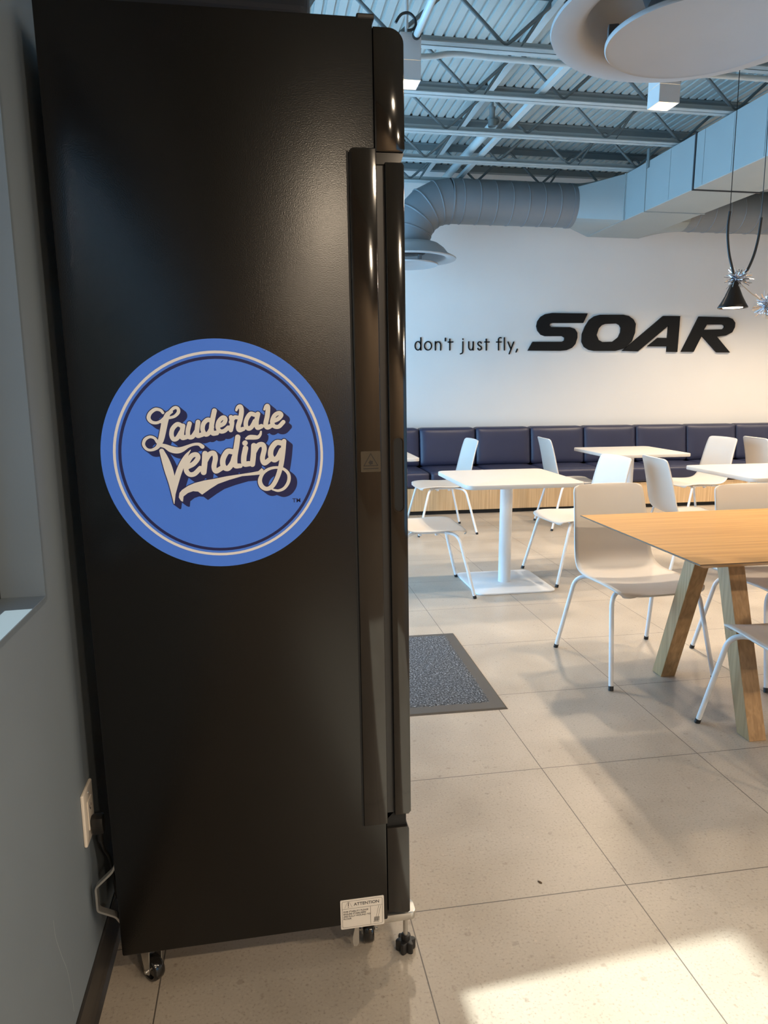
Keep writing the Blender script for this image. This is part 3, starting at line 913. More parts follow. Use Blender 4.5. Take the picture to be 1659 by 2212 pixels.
link_mesh('screw', lt([(0.003, 0.0075), (0.0025, 0.0088)], (0, 0, 0.048), 12, 'x'), M['steel'], ol)
PCL = Matrix.Rotation(0.0131, 3, 'Y') @ (Vector((XL, 1.4985, 0.415)) - Vector((0, 1.45, 0)))   # in the fridge's own frame
cb = bmesh.new()
rp = []
for k in range(12):
    rp.append(0.0060 if k % 2 else 0.0050)
tube(cb, [(0.026 - 0.0002 * k, 0.0005 * k, -0.024 - 0.0022 * k) for k in range(12)], rp, 10)
tube(cb, catmull([(0.024, 0.005, -0.046), (0.027, 0.012, -0.075), (0.032, 0.03, -0.11), (0.030, 0.06, -0.18), (0.028, 0.10, -0.27), (0.045, 0.20, -0.30), (0.062, 0.3, -0.29)], 6), 0.0036, 8)
pc = fp('power_cord', cb, M['cable_black'], smooth=60)
pc.location = PCL
pb = bmesh.new()
prism(pb, [(-0.012, 0.014), (0.0, 0.018), (0.012, 0.014), (0.014, 0.0), (0.010, -0.014), (0.006, -0.026), (-0.006, -0.026), (-0.010, -0.014), (-0.014, 0.0)], 'x', 0.0103, 0.036, bevel=0.004, seg=2)
fp('plug', pb, M['black_plastic'], pc, smooth=40)
# ================================================================== entrance mat
mt = thing('floor_mat', 'charcoal entrance mat with rubber border on the tiles beside the fridge', 'mat', (0.982, 2.686, 0), math.radians(-0.8))
MW, ML = 1.27, 0.935
mb = bmesh.new()
a = [mb.verts.new(v) for v in ((-MW, 0, 0), (0, 0, 0), (0, ML, 0), (-MW, ML, 0))]
b = [mb.verts.new(v) for v in ((-MW + 0.01, 0.008, 0.006), (-0.008, 0.008, 0.006), (-0.008, ML - 0.008, 0.006), (-MW + 0.01, ML - 0.008, 0.006))]
for i in range(4):
    mb.faces.new((a[i], a[(i + 1) % 4], b[(i + 1) % 4], b[i]))
mb.faces.new(b)
mb.faces.new(a[::-1])
link_mesh('rubber_border', mb, M['mat_rubber'], mt)
cb = bmesh.new()
nx, ny = 80, 60
x0, x1, y0, y1 = -MW + 0.05, -0.052, 0.062, ML - 0.03
gv = [[cb.verts.new((x0 + (x1 - x0) * i / nx + random.uniform(-.003, .003), y0 + (y1 - y0) * j / ny + random.uniform(-.003, .003), 0.0085 + random.uniform(-.0012, .0012) - (0.004 if i in (0, nx) or j in (0, ny) else 0))) for j in range(ny + 1)] for i in range(nx + 1)]
for i in range(nx):
    for j in range(ny):
        cb.faces.new((gv[i][j], gv[i + 1][j], gv[i + 1][j + 1], gv[i][j + 1]))
link_mesh('carpet_pile', cb, M['carpet'], mt, smooth=180)

# ================================================================== wall lettering
SOAR= {'S': [[(3.669,2.129),(3.62,2.024),(3.246,2.02),(3.223,2.01),(3.218,1.993),(3.237,1.976),(3.461,1.976),(3.521,1.959),(3.555,1.915),(3.558,1.861),(3.537,1.791),(3.499,1.749),(3.432,1.721),(3.366,1.714),(2.972,1.715),(3.026,1.813),(3.375,1.815),(3.403,1.83),(3.405,1.86),(3.375,1.877),(3.172,1.875),(3.119,1.892),(3.08,1.936),(3.065,1.984),(3.076,2.038),(3.111,2.087),(3.163,2.116),(3.242,2.129)]],'O': [[(3.818,2.117),(4.104,2.12),(4.173,2.106),(4.231,2.069),(4.264,2.02),(4.259,1.92),(4.227,1.825),(4.14,1.744),(4.032,1.716),(3.771,1.715),(3.703,1.727),(3.647,1.76),(3.614,1.816),(3.615,1.903),(3.649,1.989),(3.694,2.059),(3.751,2.099)],[(3.891,2.016),(4.027,2.023),(4.064,2.006),(4.085,1.974),(4.083,1.924),(4.058,1.869),(3.99,1.819),(3.861,1.815),(3.817,1.837),(3.789,1.892),(3.812,1.966),(3.846,2.001)]],'A': [[(4.114,1.716),(4.602,2.113),(4.813,2.113),(4.807,1.706),(4.674,1.708),(4.675,1.769),(4.425,1.768),(4.55,1.867),(4.671,1.865),(4.675,2.006),(4.309,1.712)]],'R': [[(4.858,1.709),(5.054,2.111),(5.427,2.107),(5.487,2.088),(5.525,2.045),(5.524,1.994),(5.495,1.935),(5.417,1.898),(5.303,1.882),(5.487,1.703),(5.318,1.703),(5.106,1.896),(5.015,1.709)],[(5.161,2.021),(5.365,2.023),(5.39,2.01),(5.391,1.99),(5.37,1.969),(5.126,1.962)]]}
TAG= {'d': [[(1.739,1.763),(1.736,1.746),(1.729,1.731),(1.719,1.721),(1.706,1.717),(1.694,1.721),(1.683,1.731),(1.676,1.745),(1.674,1.763),(1.676,1.78),(1.683,1.795),(1.693,1.805),(1.706,1.808),(1.718,1.805),(1.729,1.795),(1.736,1.78),(1.739,1.763)],[(1.738,1.849),(1.739,1.718)]],'o': [[(1.859,1.764),(1.856,1.746),(1.848,1.731),(1.835,1.721),(1.819,1.718),(1.804,1.721),(1.791,1.731),(1.782,1.746),(1.779,1.763),(1.782,1.781),(1.79,1.795),(1.803,1.805),(1.819,1.809),(1.834,1.805),(1.847,1.796),(1.856,1.781),(1.859,1.764)]],'n': [[(1.902,1.807),(1.903,1.718)],[(1.902,1.773),(1.904,1.786),(1.911,1.797),(1.92,1.804),(1.932,1.807),(1.944,1.805),(1.954,1.797),(1.96,1.786),(1.963,1.774),(1.963,1.718)]],'apostrophe': [[(2.015,1.846),(2.015,1.817)]],'t': [[(2.066,1.837),(2.067,1.719)],[(2.048,1.805),(2.102,1.806)]],'j': [[(2.216,1.809),(2.216,1.7),(2.208,1.683),(2.19,1.678)],[(2.216,1.84),(2.216,1.835)]],'u': [[(2.283,1.809),(2.284,1.761),(2.284,1.756),(2.286,1.742),(2.292,1.73),(2.3,1.722),(2.31,1.72),(2.32,1.723),(2.328,1.73),(2.333,1.742),(2.335,1.756),(2.334,1.809)],[(2.334,1.809),(2.336,1.72)]],'s': [[(2.428,1.795),(2.423,1.804),(2.415,1.809),(2.405,1.809),(2.396,1.805),(2.39,1.798),(2.388,1.788),(2.397,1.773),(2.417,1.761),(2.426,1.756),(2.43,1.747),(2.43,1.737),(2.426,1.728),(2.419,1.722),(2.41,1.72),(2.401,1.723),(2.394,1.729),(2.39,1.738)]],'t2': [[(2.485,1.839),(2.488,1.72)],[(2.468,1.808),(2.52,1.808)]],'f': [[(2.658,1.854),(2.65,1.857),(2.642,1.856),(2.634,1.851),(2.629,1.844),(2.628,1.835),(2.631,1.721)],[(2.605,1.808),(2.66,1.809)]],'l': [[(2.695,1.855),(2.699,1.721)]],'y': [[(2.74,1.809),(2.777,1.729)],[(2.806,1.809),(2.757,1.68)]],'comma': [[(2.85,1.732),(2.838,1.7)]]}
wl1 = thing('wall_lettering', 'large bold black italic SOAR letters on the back wall', 'lettering', (2.972, YB, 1.714))
for k, loops in SOAR.items():
    mx0 = min(p[0] for p in loops[0]); mz0 = min(p[1] for p in loops[0])
    curve_fill_mesh('letter', [[(p[0] - mx0, p[1] - mz0) for p in lp] for lp in loops], 0.024, M['letter_black'], wl1, (mx0 - 2.972, -0.013, mz0 - 1.714))
wl2 = thing('wall_lettering', 'small thin black words reading do not just fly left of the big letters', 'lettering', (1.67, YB, 1.71))
for k, strokes in TAG.items():
    bm = bmesh.new()
    for s in strokes:
        pts = [(p[0] - 1.67, p[1] - 1.71, 0.0128) for p in s]
        ribbon(bm, pts, -0.012)
    geo = bmesh.ops.extrude_face_region(bm, geom=bm.faces[:])
    bmesh.ops.translate(bm, verts=[v for v in geo['geom'] if isinstance(v, bmesh.types.BMVert)], vec=(0, 0.0115, 0))
    link_mesh('letter', bm, M['letter_black'], wl2)

# ================================================================== banquette bench along the back wall
def pillow(x0, x1, y0, y1, z0, z1, bulge, axis, nb=14, r=0.03):
    """rounded upholstered block: bevelled box whose front / top face swells"""
    bm = bmesh.new()
    box(bm, x0, x1, y0, y1, z0, z1)
    bmesh.ops.subdivide_edges(bm, edges=bm.edges[:], cuts=nb, use_grid_fill=True)
    cx, cy, cz = (x0 + x1) / 2, (y0 + y1) / 2, (z0 + z1) / 2
    hx, hy, hz = (x1 - x0) / 2, (y1 - y0) / 2, (z1 - z0) / 2
    for v in bm.verts:
        p = Vector((v.co.x - cx, v.co.y - cy, v.co.z - cz))
        inner = Vector((max(-hx + r, min(hx - r, p.x)), max(-hy + r, min(hy - r, p.y)), max(-hz + r, min(hz - r, p.z))))
        d = p - inner
        if d.length > 1e-9:
            p = inner + d.normalized() * min(r, d.length) if d.length > r else p
        ux, uy, uz = p.x / hx, p.y / hy, p.z / hz
        if axis == 'y' and p.y < 0:
            p.y -= bulge * max(0, 1 - ux ** 4) * max(0, 1 - uz ** 4) * (-uy)
        if axis == 'z' and p.z > 0:
            p.z += bulge * max(0, 1 - ux ** 4) * max(0, 1 - uy ** 4) * uz
        v.co = (p.x + cx, p.y + cy, p.z + cz)
    return bm
BW = 0.640
def make_bench(x0, label):
    t = thing('bench_module', label, 'bench', (x0, 7.10, 0), 0, 'navy banquette modules along the back wall')
    g = 0.0035
    link_mesh('seat_cushion', pillow(g, BW - g, 0.0, 0.60, 0.285, 0.452, 0.012, 'z', r=0.035), M['vinyl'], t, smooth=180)
    bk = pillow(g, BW - g, 0.50, 0.66, 0.455, 0.872, 0.018, 'y', r=0.032)
    for v in bk.verts:
        v.co.y += (v.co.z - 0.455) * 0.13
    link_mesh('back_cushion', bk, M['vinyl'], t, smooth=180)
    link_mesh('base_panel', bx(0.0012, BW - 0.0012, 0.02, 0.60, 0.045, 0.284), M['bench_wood'], t)
    link_mesh('toe_kick', bx(0.0, BW, 0.055, 0.60, 0.0, 0.045), M['kick_black'], t)
    link_mesh('back_board', bx(0.002, BW - 0.002, 0.68, 0.745, 0.0, 0.80), M['kick_black'], t)
    return t
b0 = make_bench(1.045, 'navy bench section at the far left end, mostly hidden by the fridge')
blabels = ['navy bench section behind the white chair leaning right beside the fridge',
           'navy bench section straight above the column of the nearest square table',
           'navy bench section behind the far blue lit chair, under the letter S',
           'navy bench section behind the far white table, under the letter O',
           'navy bench section behind the right end of the far white table, under letter A',
           'navy bench section directly behind the cream chair under the letter R',
           'navy bench section at the right edge of the picture']
for i, lab in enumerate(blabels):
    dup(b0, (1.045 + BW * (i + 1), 7.10, 0), 0, lab)

# ================================================================== white square tables
def make_table(loc, label):
    t = thing('square_table', label, 'table', loc, 0, 'white square pedestal tables')
    s = 0.39
    link_mesh('tabletop', prism(bmesh.new(), rrect(-s, s, -s, s, 0.055), 'z', 0.712, 0.740, bevel=0.004), M['table_white'], t, smooth=35)
    link_mesh('column', lt([(0.042, 0.012), (0.042, 0.700)], (0, 0, 0), 40), M['white_metal'], t, smooth=60)
    link_mesh('top_plate', bx(-0.2, 0.2, -0.2, 0.2, 0.700, 0.712, bevel=0.002), M['white_metal'], t)
    s = 0.272
    link_mesh('base_plate', prism(bmesh.new(), rrect(-s, s, -s, s, 0.05), 'z', 0.0, 0.012, bevel=0.003), M['white_metal'], t, smooth=35)
    return t
ta = make_table((1.605, 4.545, 0), 'nearest white square table with its round column and base plate in full view')
dup(ta, (3.335, 6.10, 0), 0, 'far white square table in front of the bench below the letters O and A')
dup(ta, (3.52, 4.52, 0), 0, 'white square table cut by the right edge behind the wooden table')
dup(ta, (0.90, 6.20, 0), 0, 'white square table with one corner peeking out beside the fridge handle')

# ================================================================== wooden trestle table
wt_ = thing('wooden_table', 'long oak table with thin top and slanted square legs', 'table', (1.47, 2.64, 0))
tbm = bmesh.new()
L_, D_ = 2.40, 0.475
top = [tbm.verts.new(v) for v in ((0, -D_, 0.740), (L_, -D_, 0.740), (L_, D_, 0.740), (0, D_, 0.740))]
mid = [tbm.verts.new(v) for v in ((0, -D_, 0.735), (L_, -D_, 0.735), (L_, D_, 0.735), (0, D_, 0.735))]
low = [tbm.verts.new(v) for v in ((0.05, -D_ + 0.05, 0.712), (L_ - 0.05, -D_ + 0.05, 0.712), (L_ - 0.05, D_ - 0.05, 0.712), (0.05, D_ - 0.05, 0.712))]
tbm.faces.new(top)
for q, w in ((top, mid), (mid, low)):
    for i in range(4):
        tbm.faces.new((q[i], w[i], w[(i + 1) % 4], q[(i + 1) % 4]))
tbm.faces.new(low[::-1])
bmesh.ops.recalc_face_normals(tbm, faces=tbm.faces[:])
top_o = link_mesh('tabletop', tbm, M['oak_top'], wt_)
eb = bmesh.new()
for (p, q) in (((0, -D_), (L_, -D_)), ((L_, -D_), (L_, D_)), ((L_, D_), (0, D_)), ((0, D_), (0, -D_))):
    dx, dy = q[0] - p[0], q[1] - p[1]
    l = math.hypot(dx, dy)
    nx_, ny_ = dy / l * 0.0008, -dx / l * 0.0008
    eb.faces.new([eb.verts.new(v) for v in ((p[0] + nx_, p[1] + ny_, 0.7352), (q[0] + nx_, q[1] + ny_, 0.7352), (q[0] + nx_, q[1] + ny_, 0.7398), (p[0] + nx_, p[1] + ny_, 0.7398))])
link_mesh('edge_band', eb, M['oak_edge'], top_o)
def wleg(x, s):
    """leg leaning towards the middle line; s = +1 far side, -1 near side"""
    yb0, yb1 = (0.242, 0.318) if s > 0 else (-0.383, -0.307)
    k = -0.33 * s * 0.712
    bm = bmesh.new()
    pts = [(x, yb0), (x + 0.073, yb0), (x + 0.073, yb1), (x, yb1)]
    lo = [bm.verts.new((p[0], p[1], 0.0)) for p in pts]
    hi = [bm.verts.new((p[0], p[1] + k, 0.712)) for p in pts]
    bm.faces.new(lo[::-1]); bm.faces.new(hi)
    for i in range(4):
        bm.faces.new((lo[i], lo[(i + 1) % 4], hi[(i + 1) % 4], hi[i]))
    bmesh.ops.bevel(bm, geom=bm.edges[:], offset=0.0025, segments=2, profile=0.5, affect='EDGES')
    return bm
for x in (0.328, L_ - 0.40):
    for s in (1, -1):
        link_mesh('leg', wleg(x, s), M['oak_leg'], wt_)

# ================================================================== chairs
def shell_mesh():
    prof = [(0.244, 0.413), (0.234, 0.421), (0.214, 0.430), (0.170, 0.437), (0.10, 0.439), (0.0, 0.435), (-0.08, 0.434), (-0.135, 0.440),
            (-0.175, 0.457), (-0.203, 0.490), (-0.220, 0.540), (-0.236, 0.610), (-0.254, 0.690), (-0.273, 0.765), (-0.290, 0.820), (-0.298, 0.838), (-0.304, 0.846)]
    half = [0.185, 0.205, 0.222, 0.230, 0.232, 0.230, 0.227, 0.224, 0.220, 0.215, 0.212, 0.208, 0.203, 0.198, 0.193, 0.182, 0.160]
    cur = [(y, z, h) for (y, z), h in zip(prof, half)]
    cur = catmull(cur, 4)
    bm = bmesh.new()
    NT = 18
    rows = []
    n = len(cur)
    for i, (y, z, h) in enumerate(cur):
        s = i / (n - 1)
        row = []
        for k in range(NT + 1):
            t = -1 + 2 * k / NT
            dish = 1 - t * t
            seat = max(0.0, min(1.0, (0.52 - s) / 0.2))
            back = 1 - seat
            # seat is slightly dished, back is gently concave seen from the sitter
            zz = z - 0.012 * dish * seat * min(1, s / 0.12)
            yy = y - 0.016 * dish * back * min(1, (s - 0.4) / 0.2 if s > 0.4 else 0) 
            if s < 0.12:
                zz -= 0.010 * (t * t) * (1 - s / 0.12) * 0.0
                yy -= 0.030 * (t ** 4) * (1 - s / 0.12)
            row.append(bm.verts.new((t * h, yy, zz)))
        rows.append(row)
    for a, b in zip(rows, rows[1:]):
        for k in range(NT):
            bm.faces.new((a[k], a[k + 1], b[k + 1], b[k]))
    return bm
def make_chair(loc, rot, label):
    t = thing('shell_chair', label, 'chair', loc, rot, 'white shell chairs')
    o = link_mesh('seat_shell', shell_mesh(), M['chair_shell'], t, smooth=180)
    md = o.modifiers.new('thickness', 'SOLIDIFY')
    md.thickness = 0.008
    md.offset = -1.0
    uf = bmesh.new()
    for s in (-1, 1):
        tube(uf, [(-0.12, s * 0.095, 0.411), (0.12, s * 0.095, 0.411)], 0.010, 10)
    for sx in (-1, 1):
        box(uf, sx * 0.115 - 0.016, sx * 0.115 + 0.016, -0.12, 0.12, 0.404, 0.418, bevel=0.003)
        for sy in (-1, 1):
            box(uf, sx * 0.095 - 0.014, sx * 0.095 + 0.014, sy * 0.055 - 0.010, sy * 0.055 + 0.010, 0.386, 0.405, bevel=0.003)
            box(uf, sx * 0.10 - 0.010, sx * 0.10 + 0.010, sy * 0.095 - 0.010, sy * 0.095 + 0.010, 0.408, 0.425, bevel=0.002)
    link_mesh('underframe', uf, M['white_metal'], t, smooth=40)
    for sx in (-1, 1):
        for sy in (1, -1):
            pth = fillet([(sx * 0.262, sy * 0.272, 0.012), (sx * 0.222, sy * 0.170, 0.411), (sx * 0.11, sy * 0.095, 0.411)], 0.06, 8)
            lg_ = link_mesh('leg', tb(pth, 0.0105, 12), M['white_metal'], t, smooth=60)
            d = (Vector(pth[1]) - Vector(pth[0])).normalized()
            p0 = Vector(pth[0])
            link_mesh('foot_cap', tb([p0 - d * 0.012, p0 + d * 0.008], 0.0118, 12), M['foot_black'], lg_, smooth=60)
    return t
R180, RL, RR = math.pi, math.pi / 2, -math.pi / 2
c1 = make_chair((1.745, 3.07, 0), R180 + math.radians(3.0), 'white shell chair facing the camera at the far left corner of the oak table')
CH = [((2.425, 2.925, 0), R180 + 0.02, 'white shell chair facing the camera behind the oak table, cut by the right edge'),
      ((1.945, 2.150, 0), -0.05, 'white shell chair nearest the camera, its seat edge under the oak table'),
      ((2.165, 4.655, 0), RL + math.radians(5), 'white shell chair on the right of the nearest square table, its seat towards it'),
      ((1.035, 4.495, 0), RR - math.radians(2), 'shell chair left of the nearest square table, its back hidden by the fridge'),
      ((1.606, 6.365, 0), RL + math.radians(2), 'white shell chair in front of the bench beside the fridge, back leaning right'),
      ((2.905, 6.370, 0), RR - math.radians(4), 'pale blue lit shell chair on the left of the far square table'),
      ((3.985, 6.080, 0), RL + math.radians(4), 'cream lit shell chair on the right of the far square table under the letter R'),
      ((2.975, 4.540, 0), RR - math.radians(5), 'blue lit shell chair seen between the two chairs behind the oak table'),
      ((4.845, 6.000, 0), RR - math.radians(3), 'blue lit shell chair back at the far right edge before the bench')]
for loc, rot, lab in CH:
    dup(c1, loc, rot, lab)

# ================================================================== roof joists
ZB = 3.28
def make_joist(y, label):
    t = thing('roof_joist', label, 'joist', (XL, y, ZB), 0, 'open web steel roof joists')
    Lx = XR - XL
    bc = bmesh.new()
    for s in (-1, 1):
        y0, y1 = (0.006, 0.050) if s > 0 else (-0.050, -0.006)
        box(bc, 0, Lx, y0, y1, 0.0, 0.006)
        yy = s * 0.008
        box(bc, 0, Lx, min(yy, yy - s * 0.005), max(yy, yy - s * 0.005), 0.006, 0.048)
    link_mesh('bottom_chord', bc, M['joist_bounce_lit'], t)
    tc_ = bmesh.new()
    h = ZC - ZB
    for s in (-1, 1):
        y0, y1 = (0.006, 0.050) if s > 0 else (-0.050, -0.006)
        box(tc_, 0, Lx, y0, y1, h - 0.007, h - 0.001)
        yy = s * 0.008
        box(tc_, 0, Lx, min(yy, yy - s * 0.005), max(yy, yy - s * 0.005), h - 0.055, h - 0.007)
    link_mesh('top_chord', tc_, M['joist'], t)
    pitch = 0.664
    x = 1.478 - XL - pitch * 3
    pts = []
    while x < Lx + pitch:
        if 0.0 <= x <= Lx:
            pts.append((x, 0, 0.022))
        if 0.0 <= x + pitch / 2 <= Lx:
            pts.append((x + pitch / 2, 0, h - 0.030))
        x += pitch
    wb = tb(fillet(pts, 0.03, 3), 0.0115, 8)
    # extra vertical-ish struts doubling every other diagonal
    x = 1.478 - XL + 0.09 - pitch * 2
    while x < Lx - 0.4:
        tube(wb, [(x, 0.0, 0.022), (x + 0.20, 0.0, h - 0.03)], 0.010, 8)
        x += pitch * 2
    link_mesh('web', wb, M['joist'], t, smooth=60)
    return t
j0 = make_joist(4.41, 'nearest open web roof joist, carrying a silver conduit beside the round diffuser')
for y, lab in ((5.115, 'second open web roof joist, just behind the glowing cube lamps'),
               (5.815, 'third open web roof joist, with the sprinkler head above it'),
               (6.525, 'fourth open web roof joist, meeting the end of the rectangular duct'),
               (7.190, 'last open web roof joist, half hidden by the round duct near the back wall')):
    dup(j0, (XL, y, ZB), 0, lab)

def bar(name, label, x, z, y0, y1, w, h):
    bm = bmesh.new()
    box(bm, x - w / 2, x + w / 2, y0, y1, z, z + 0.004)
    box(bm, x - w / 2, x - w / 2 + 0.004, y0, y1, z + 0.004, z + h)
    o = link_mesh(name, bm, M['galv'])
    return tag(o, label, 'bracing bar', 'angle bars bracing the joists')
bar('bridging_bar', 'long pale angle bar crossing the joist bottoms right of the sprinkler', 1.98, ZB + 0.049, 3.9, YB - 0.02, 0.045, 0.03)
bar('bridging_bar', 'pale angle bar crossing the joists under the deck left of the lower bar', 1.77, ZC - 0.100, 3.9, YB - 0.08, 0.045, 0.03)

sp = thing('sprinkler_pipe', 'pale sprinkler pipe running to the back wall above the joist bottoms', 'pipe', (1.90, 6.0, 3.40))
link_mesh('pipe', tb([(0, -0.15, 0.0), (0, YB - 6.0 - 0.001, 0.0)], 0.036, 20), M['galv'], sp, smooth=60)
hd = bmesh.new()
lathe(hd, [(0.030, -0.02), (0.030, 0.03), (0.022, 0.035), (0.022, 0.10), (0.026, 0.105), (0.026, 0.12), (0.012, 0.125), (0.010, 0.165)], (-0.06, -0.22, -0.05), 16)
lathe(hd, [(0.024, 0.0), (0.028, 0.004)], (-0.06, -0.22, 0.116), 16)
tube(hd, [(-0.06, -0.22, -0.04), (0.0, -0.14, 0.0)], 0.026, 12)
link_mesh('sprinkler_head', hd, M['joist'], sp, smooth=40)

cd = tb(catmull([(0.55, 4.388, 3.190), (0.97, 4.388, 3.205), (1.16, 4.388, 3.232), (1.48, 4.388, 3.226), (2.2, 4.388, 3.222), (3.3, 4.388, 3.222)], 6), 0.017, 12)
tag(link_mesh('conduit', cd, M['galv'], smooth=60), 'silver conduit slung under the nearest roof joist', 'conduit')
cd = tb([(0.889, 2.2, 3.215), (0.889, 4.150, 3.215)], 0.019, 14)
o = link_mesh('suspension_tube', cd, M['galv'], smooth=60)
tag(o, 'pale metal tube running overhead to the cube lamp beside the fridge top', 'tube')
link_mesh('end_cap', tb([(0.889, 4.146, 3.215), (0.889, 4.164, 3.215)], 0.024, 14), M['black_plastic'], o, smooth=60)

# ================================================================== cube downlights
def make_cube_lamp(x, y, z0, ztop, label):
    t = thing('cube_downlight', label, 'lamp', (x, y, z0), 0, 'white cube downlights under the joists')
    h = 0.0675
    bm = bmesh.new()
    H = ztop - z0
    for a, b in ((0.0, 0.098), (0.101, H)):
        o_, i_ = rrect(-h, h, -h, h, 0.002, 1), rrect(-h + 0.004, h - 0.004, -h + 0.004, h - 0.004, 0.002, 1)
        vo0 = [bm.verts.new((p[0], p[1], a)) for p in o_]; vo1 = [bm.verts.new((p[0], p[1], b)) for p in o_]
        vi0 = [bm.verts.new((p[0], p[1], a)) for p in i_]; vi1 = [bm.verts.new((p[0], p[1], b)) for p in i_]
        n = len(o_)
        for k in range(n):
            j = (k + 1) % n
            bm.faces.new((vo0[k], vo0[j], vo1[j], vo1[k])); bm.faces.new((vi0[j], vi0[k], vi1[k], vi1[j]))
            bm.faces.new((vo0[j], vo0[k], vi0[k], vi0[j])); bm.faces.new((vo1[k], vo1[j], vi1[j], vi1[k]))
    box(bm, -h + 0.003, h - 0.003, -h + 0.003, h - 0.003, H - 0.004, H - 0.001)
    link_mesh('housing', bm, M['lamp_white'], t)
    rf = bmesh.new()
    a = h - 0.0045
    lo = [rf.verts.new(v) for v in ((-a, -a, 0.002), (a, -a, 0.002), (a, a, 0.002), (-a, a, 0.002))]
    b = a * 0.62
    hi = [rf.verts.new(v) for v in ((-b, -b, 0.062), (b, -b, 0.062), (b, b, 0.062), (-b, b, 0.062))]
    for k in range(4):
        rf.faces.new((lo[k], lo[(k + 1) % 4], hi[(k + 1) % 4], hi[k]))
    link_mesh('reflector', rf, M['lamp_reflector'], t)
    link_mesh('light_source', bx(-b, b, -b, b, 0.062, 0.066), M['lamp_glow'], t)
    link_mesh('mount', bx(-0.05, 0.03, -h, 0.03, H, H + 0.022, bevel=0.003), M['lamp_white'], t)
    link_mesh('stem', tb([(0.0, 0.0, H + 0.02), (0.0, 0.0, 3.62 - z0)], 0.010, 10), M['lamp_white'], t, smooth=60)
    lamp_spot(x, y, z0 + 0.03, LAMP_W * 0.8, 120)
    return t
make_cube_lamp(0.852, 4.2475, 3.0, 3.215, 'white cube downlight glowing right beside the top of the fridge')
make_cube_lamp(2.447, 4.3175, 3.0, 3.195, 'white cube downlight glowing below the large round diffuser')
ringp = [(x, 4.166, z) for i, (x, z) in enumerate([(0.775, 3.270), (0.794, 3.300), (0.815, 3.318), (0.849, 3.322), (0.878, 3.300), (0.886, 3.267), (0.870, 3.245), (0.840, 3.237)])]
tag(link_mesh('power_cable', tb(catmull(ringp, 5), 0.0075, 10), M['cable_black'], smooth=60), 'black cable loop curling over the cube lamp by the fridge top', 'cable')

# ================================================================== ducts
RX0, RX1, RY1, RZ0, RZ1 = 3.405, 3.985, 7.36, 2.855, 3.268
rd = thing('rectangular_duct', 'big rectangular grey supply duct running towards the back wall', 'duct', (RX0, RY1, RZ0))
def dsec(y0, y1):
    bm = bmesh.new()
    box(bm, 0, RX1 - RX0, y0 - RY1, y1 - RY1, 0, RZ1 - RZ0, bevel=0.004, seg=1)
    y = y0 + 0.35
    while y < y1 - 0.1:       # stiffening creases on the side
        box(bm, -0.003, 0.002, y - 0.004 - RY1, y + 0.004 - RY1, 0.01, RZ1 - RZ0 - 0.01)
        y += 0.35
    return bm
for y0, y1 in ((1.6, 3.96), (3.968, 5.475), (5.487, 6.215), (6.219, RY1)):
    link_mesh('duct_section', dsec(y0, y1), M['duct'], rd)
for y, m_ in ((5.481, 'seam'), (3.964, 'duct'), (6.217, 'duct')):
    link_mesh('flange', bx(-0.008, RX1 - RX0 + 0.008, y - 0.007 - RY1, y + 0.007 - RY1, -0.008, RZ1 - RZ0 + 0.008), M[m_], rd)
bm = bmesh.new()
box(bm, -0.012, 0.0, 6.585 - RY1 - 0.012, 6.585 - RY1 + 0.012, 0.0, RZ1 - RZ0)
box(bm, -0.012, 0.0, 6.585 - RY1, -0.01, 0.0, 0.02)
for k in range(5):
    lathe(bm, [(0.006, -0.015), (0.006, -0.011)], (0, 6.585 - RY1, 0.04 + k * 0.085), 8, 'x')
link_mesh('flange', bm, M['duct'], rd)
for y in (4.05, 6.19):
    link_mesh('hanger', bx(-0.010, -0.002, y - 0.02 - RY1, y + 0.02 - RY1, RZ1 - RZ0 - 0.06, RZ1 - RZ0 + 0.10), M['joist'], rd)

CY, CZ, RR_ = 6.972, 3.058, 0.198
def ring_bump(bm, c, axis_dir, r, w=0.006, h=0.004, n=48):
    """raised seam ring around a round duct"""
    ax = Vector(axis_dir).normalized()
    a = Vector((0, 1, 0))
    b = ax.cross(a).normalized()
    rings = []
    for off, rr in ((-w, r), (-w * 0.5, r + h), (w * 0.5, r + h), (w, r)):
        rings.append([bm.verts.new(Vector(c) + ax * off + (a * math.cos(2 * math.pi * k / n) + b * math.sin(2 * math.pi * k / n)) * rr) for k in range(n)])
    for p, q in zip(rings, rings[1:]):
        for k in range(n):
            bm.faces.new((p[k], p[(k + 1) % n], q[(k + 1) % n], q[k]))
def transition(x_box, x_round):
    bm = bmesh.new()
    y0, y1, z0, z1 = 6.585, RY1 - 0.004, RZ0 + 0.004, RZ1 - 0.004
    n = 48
    rnd, sq = [], []
    for k in range(n):
        a = 2 * math.pi * k / n + math.pi / n * 0
        c_, s_ = math.cos(a), math.sin(a)
        rnd.append(bm.verts.new((x_round, CY + RR_ * c_, CZ + RR_ * s_)))
        m_ = max(abs(c_), abs(s_))
        sq.append(bm.verts.new((x_box, (y0 + y1) / 2 + (y1 - y0) / 2 * c_ / m_, (z0 + z1) / 2 + (z1 - z0) / 2 * s_ / m_)))
    for k in range(n):
        bm.faces.new((rnd[k], rnd[(k + 1) % n], sq[(k + 1) % n], sq[k]))
    bmesh.ops.recalc_face_normals(bm, faces=bm.faces[:])
    return bm
def round_run(name, x0, x1, elbow, label):
    t = thing(name, label, 'duct')
    lo, hi = min(x0, x1), max(x0, x1)
    bm = tb([(x0, CY, CZ), (x1, CY, CZ)], RR_, 56)
    x = lo + 0.10
    while x < hi - 0.05:
        ring_bump(bm, (x, CY, CZ), (1, 0, 0), RR_)
        x += 0.158
    link_mesh('round_section', bm, M['duct_round'], t, smooth=40)
    return t
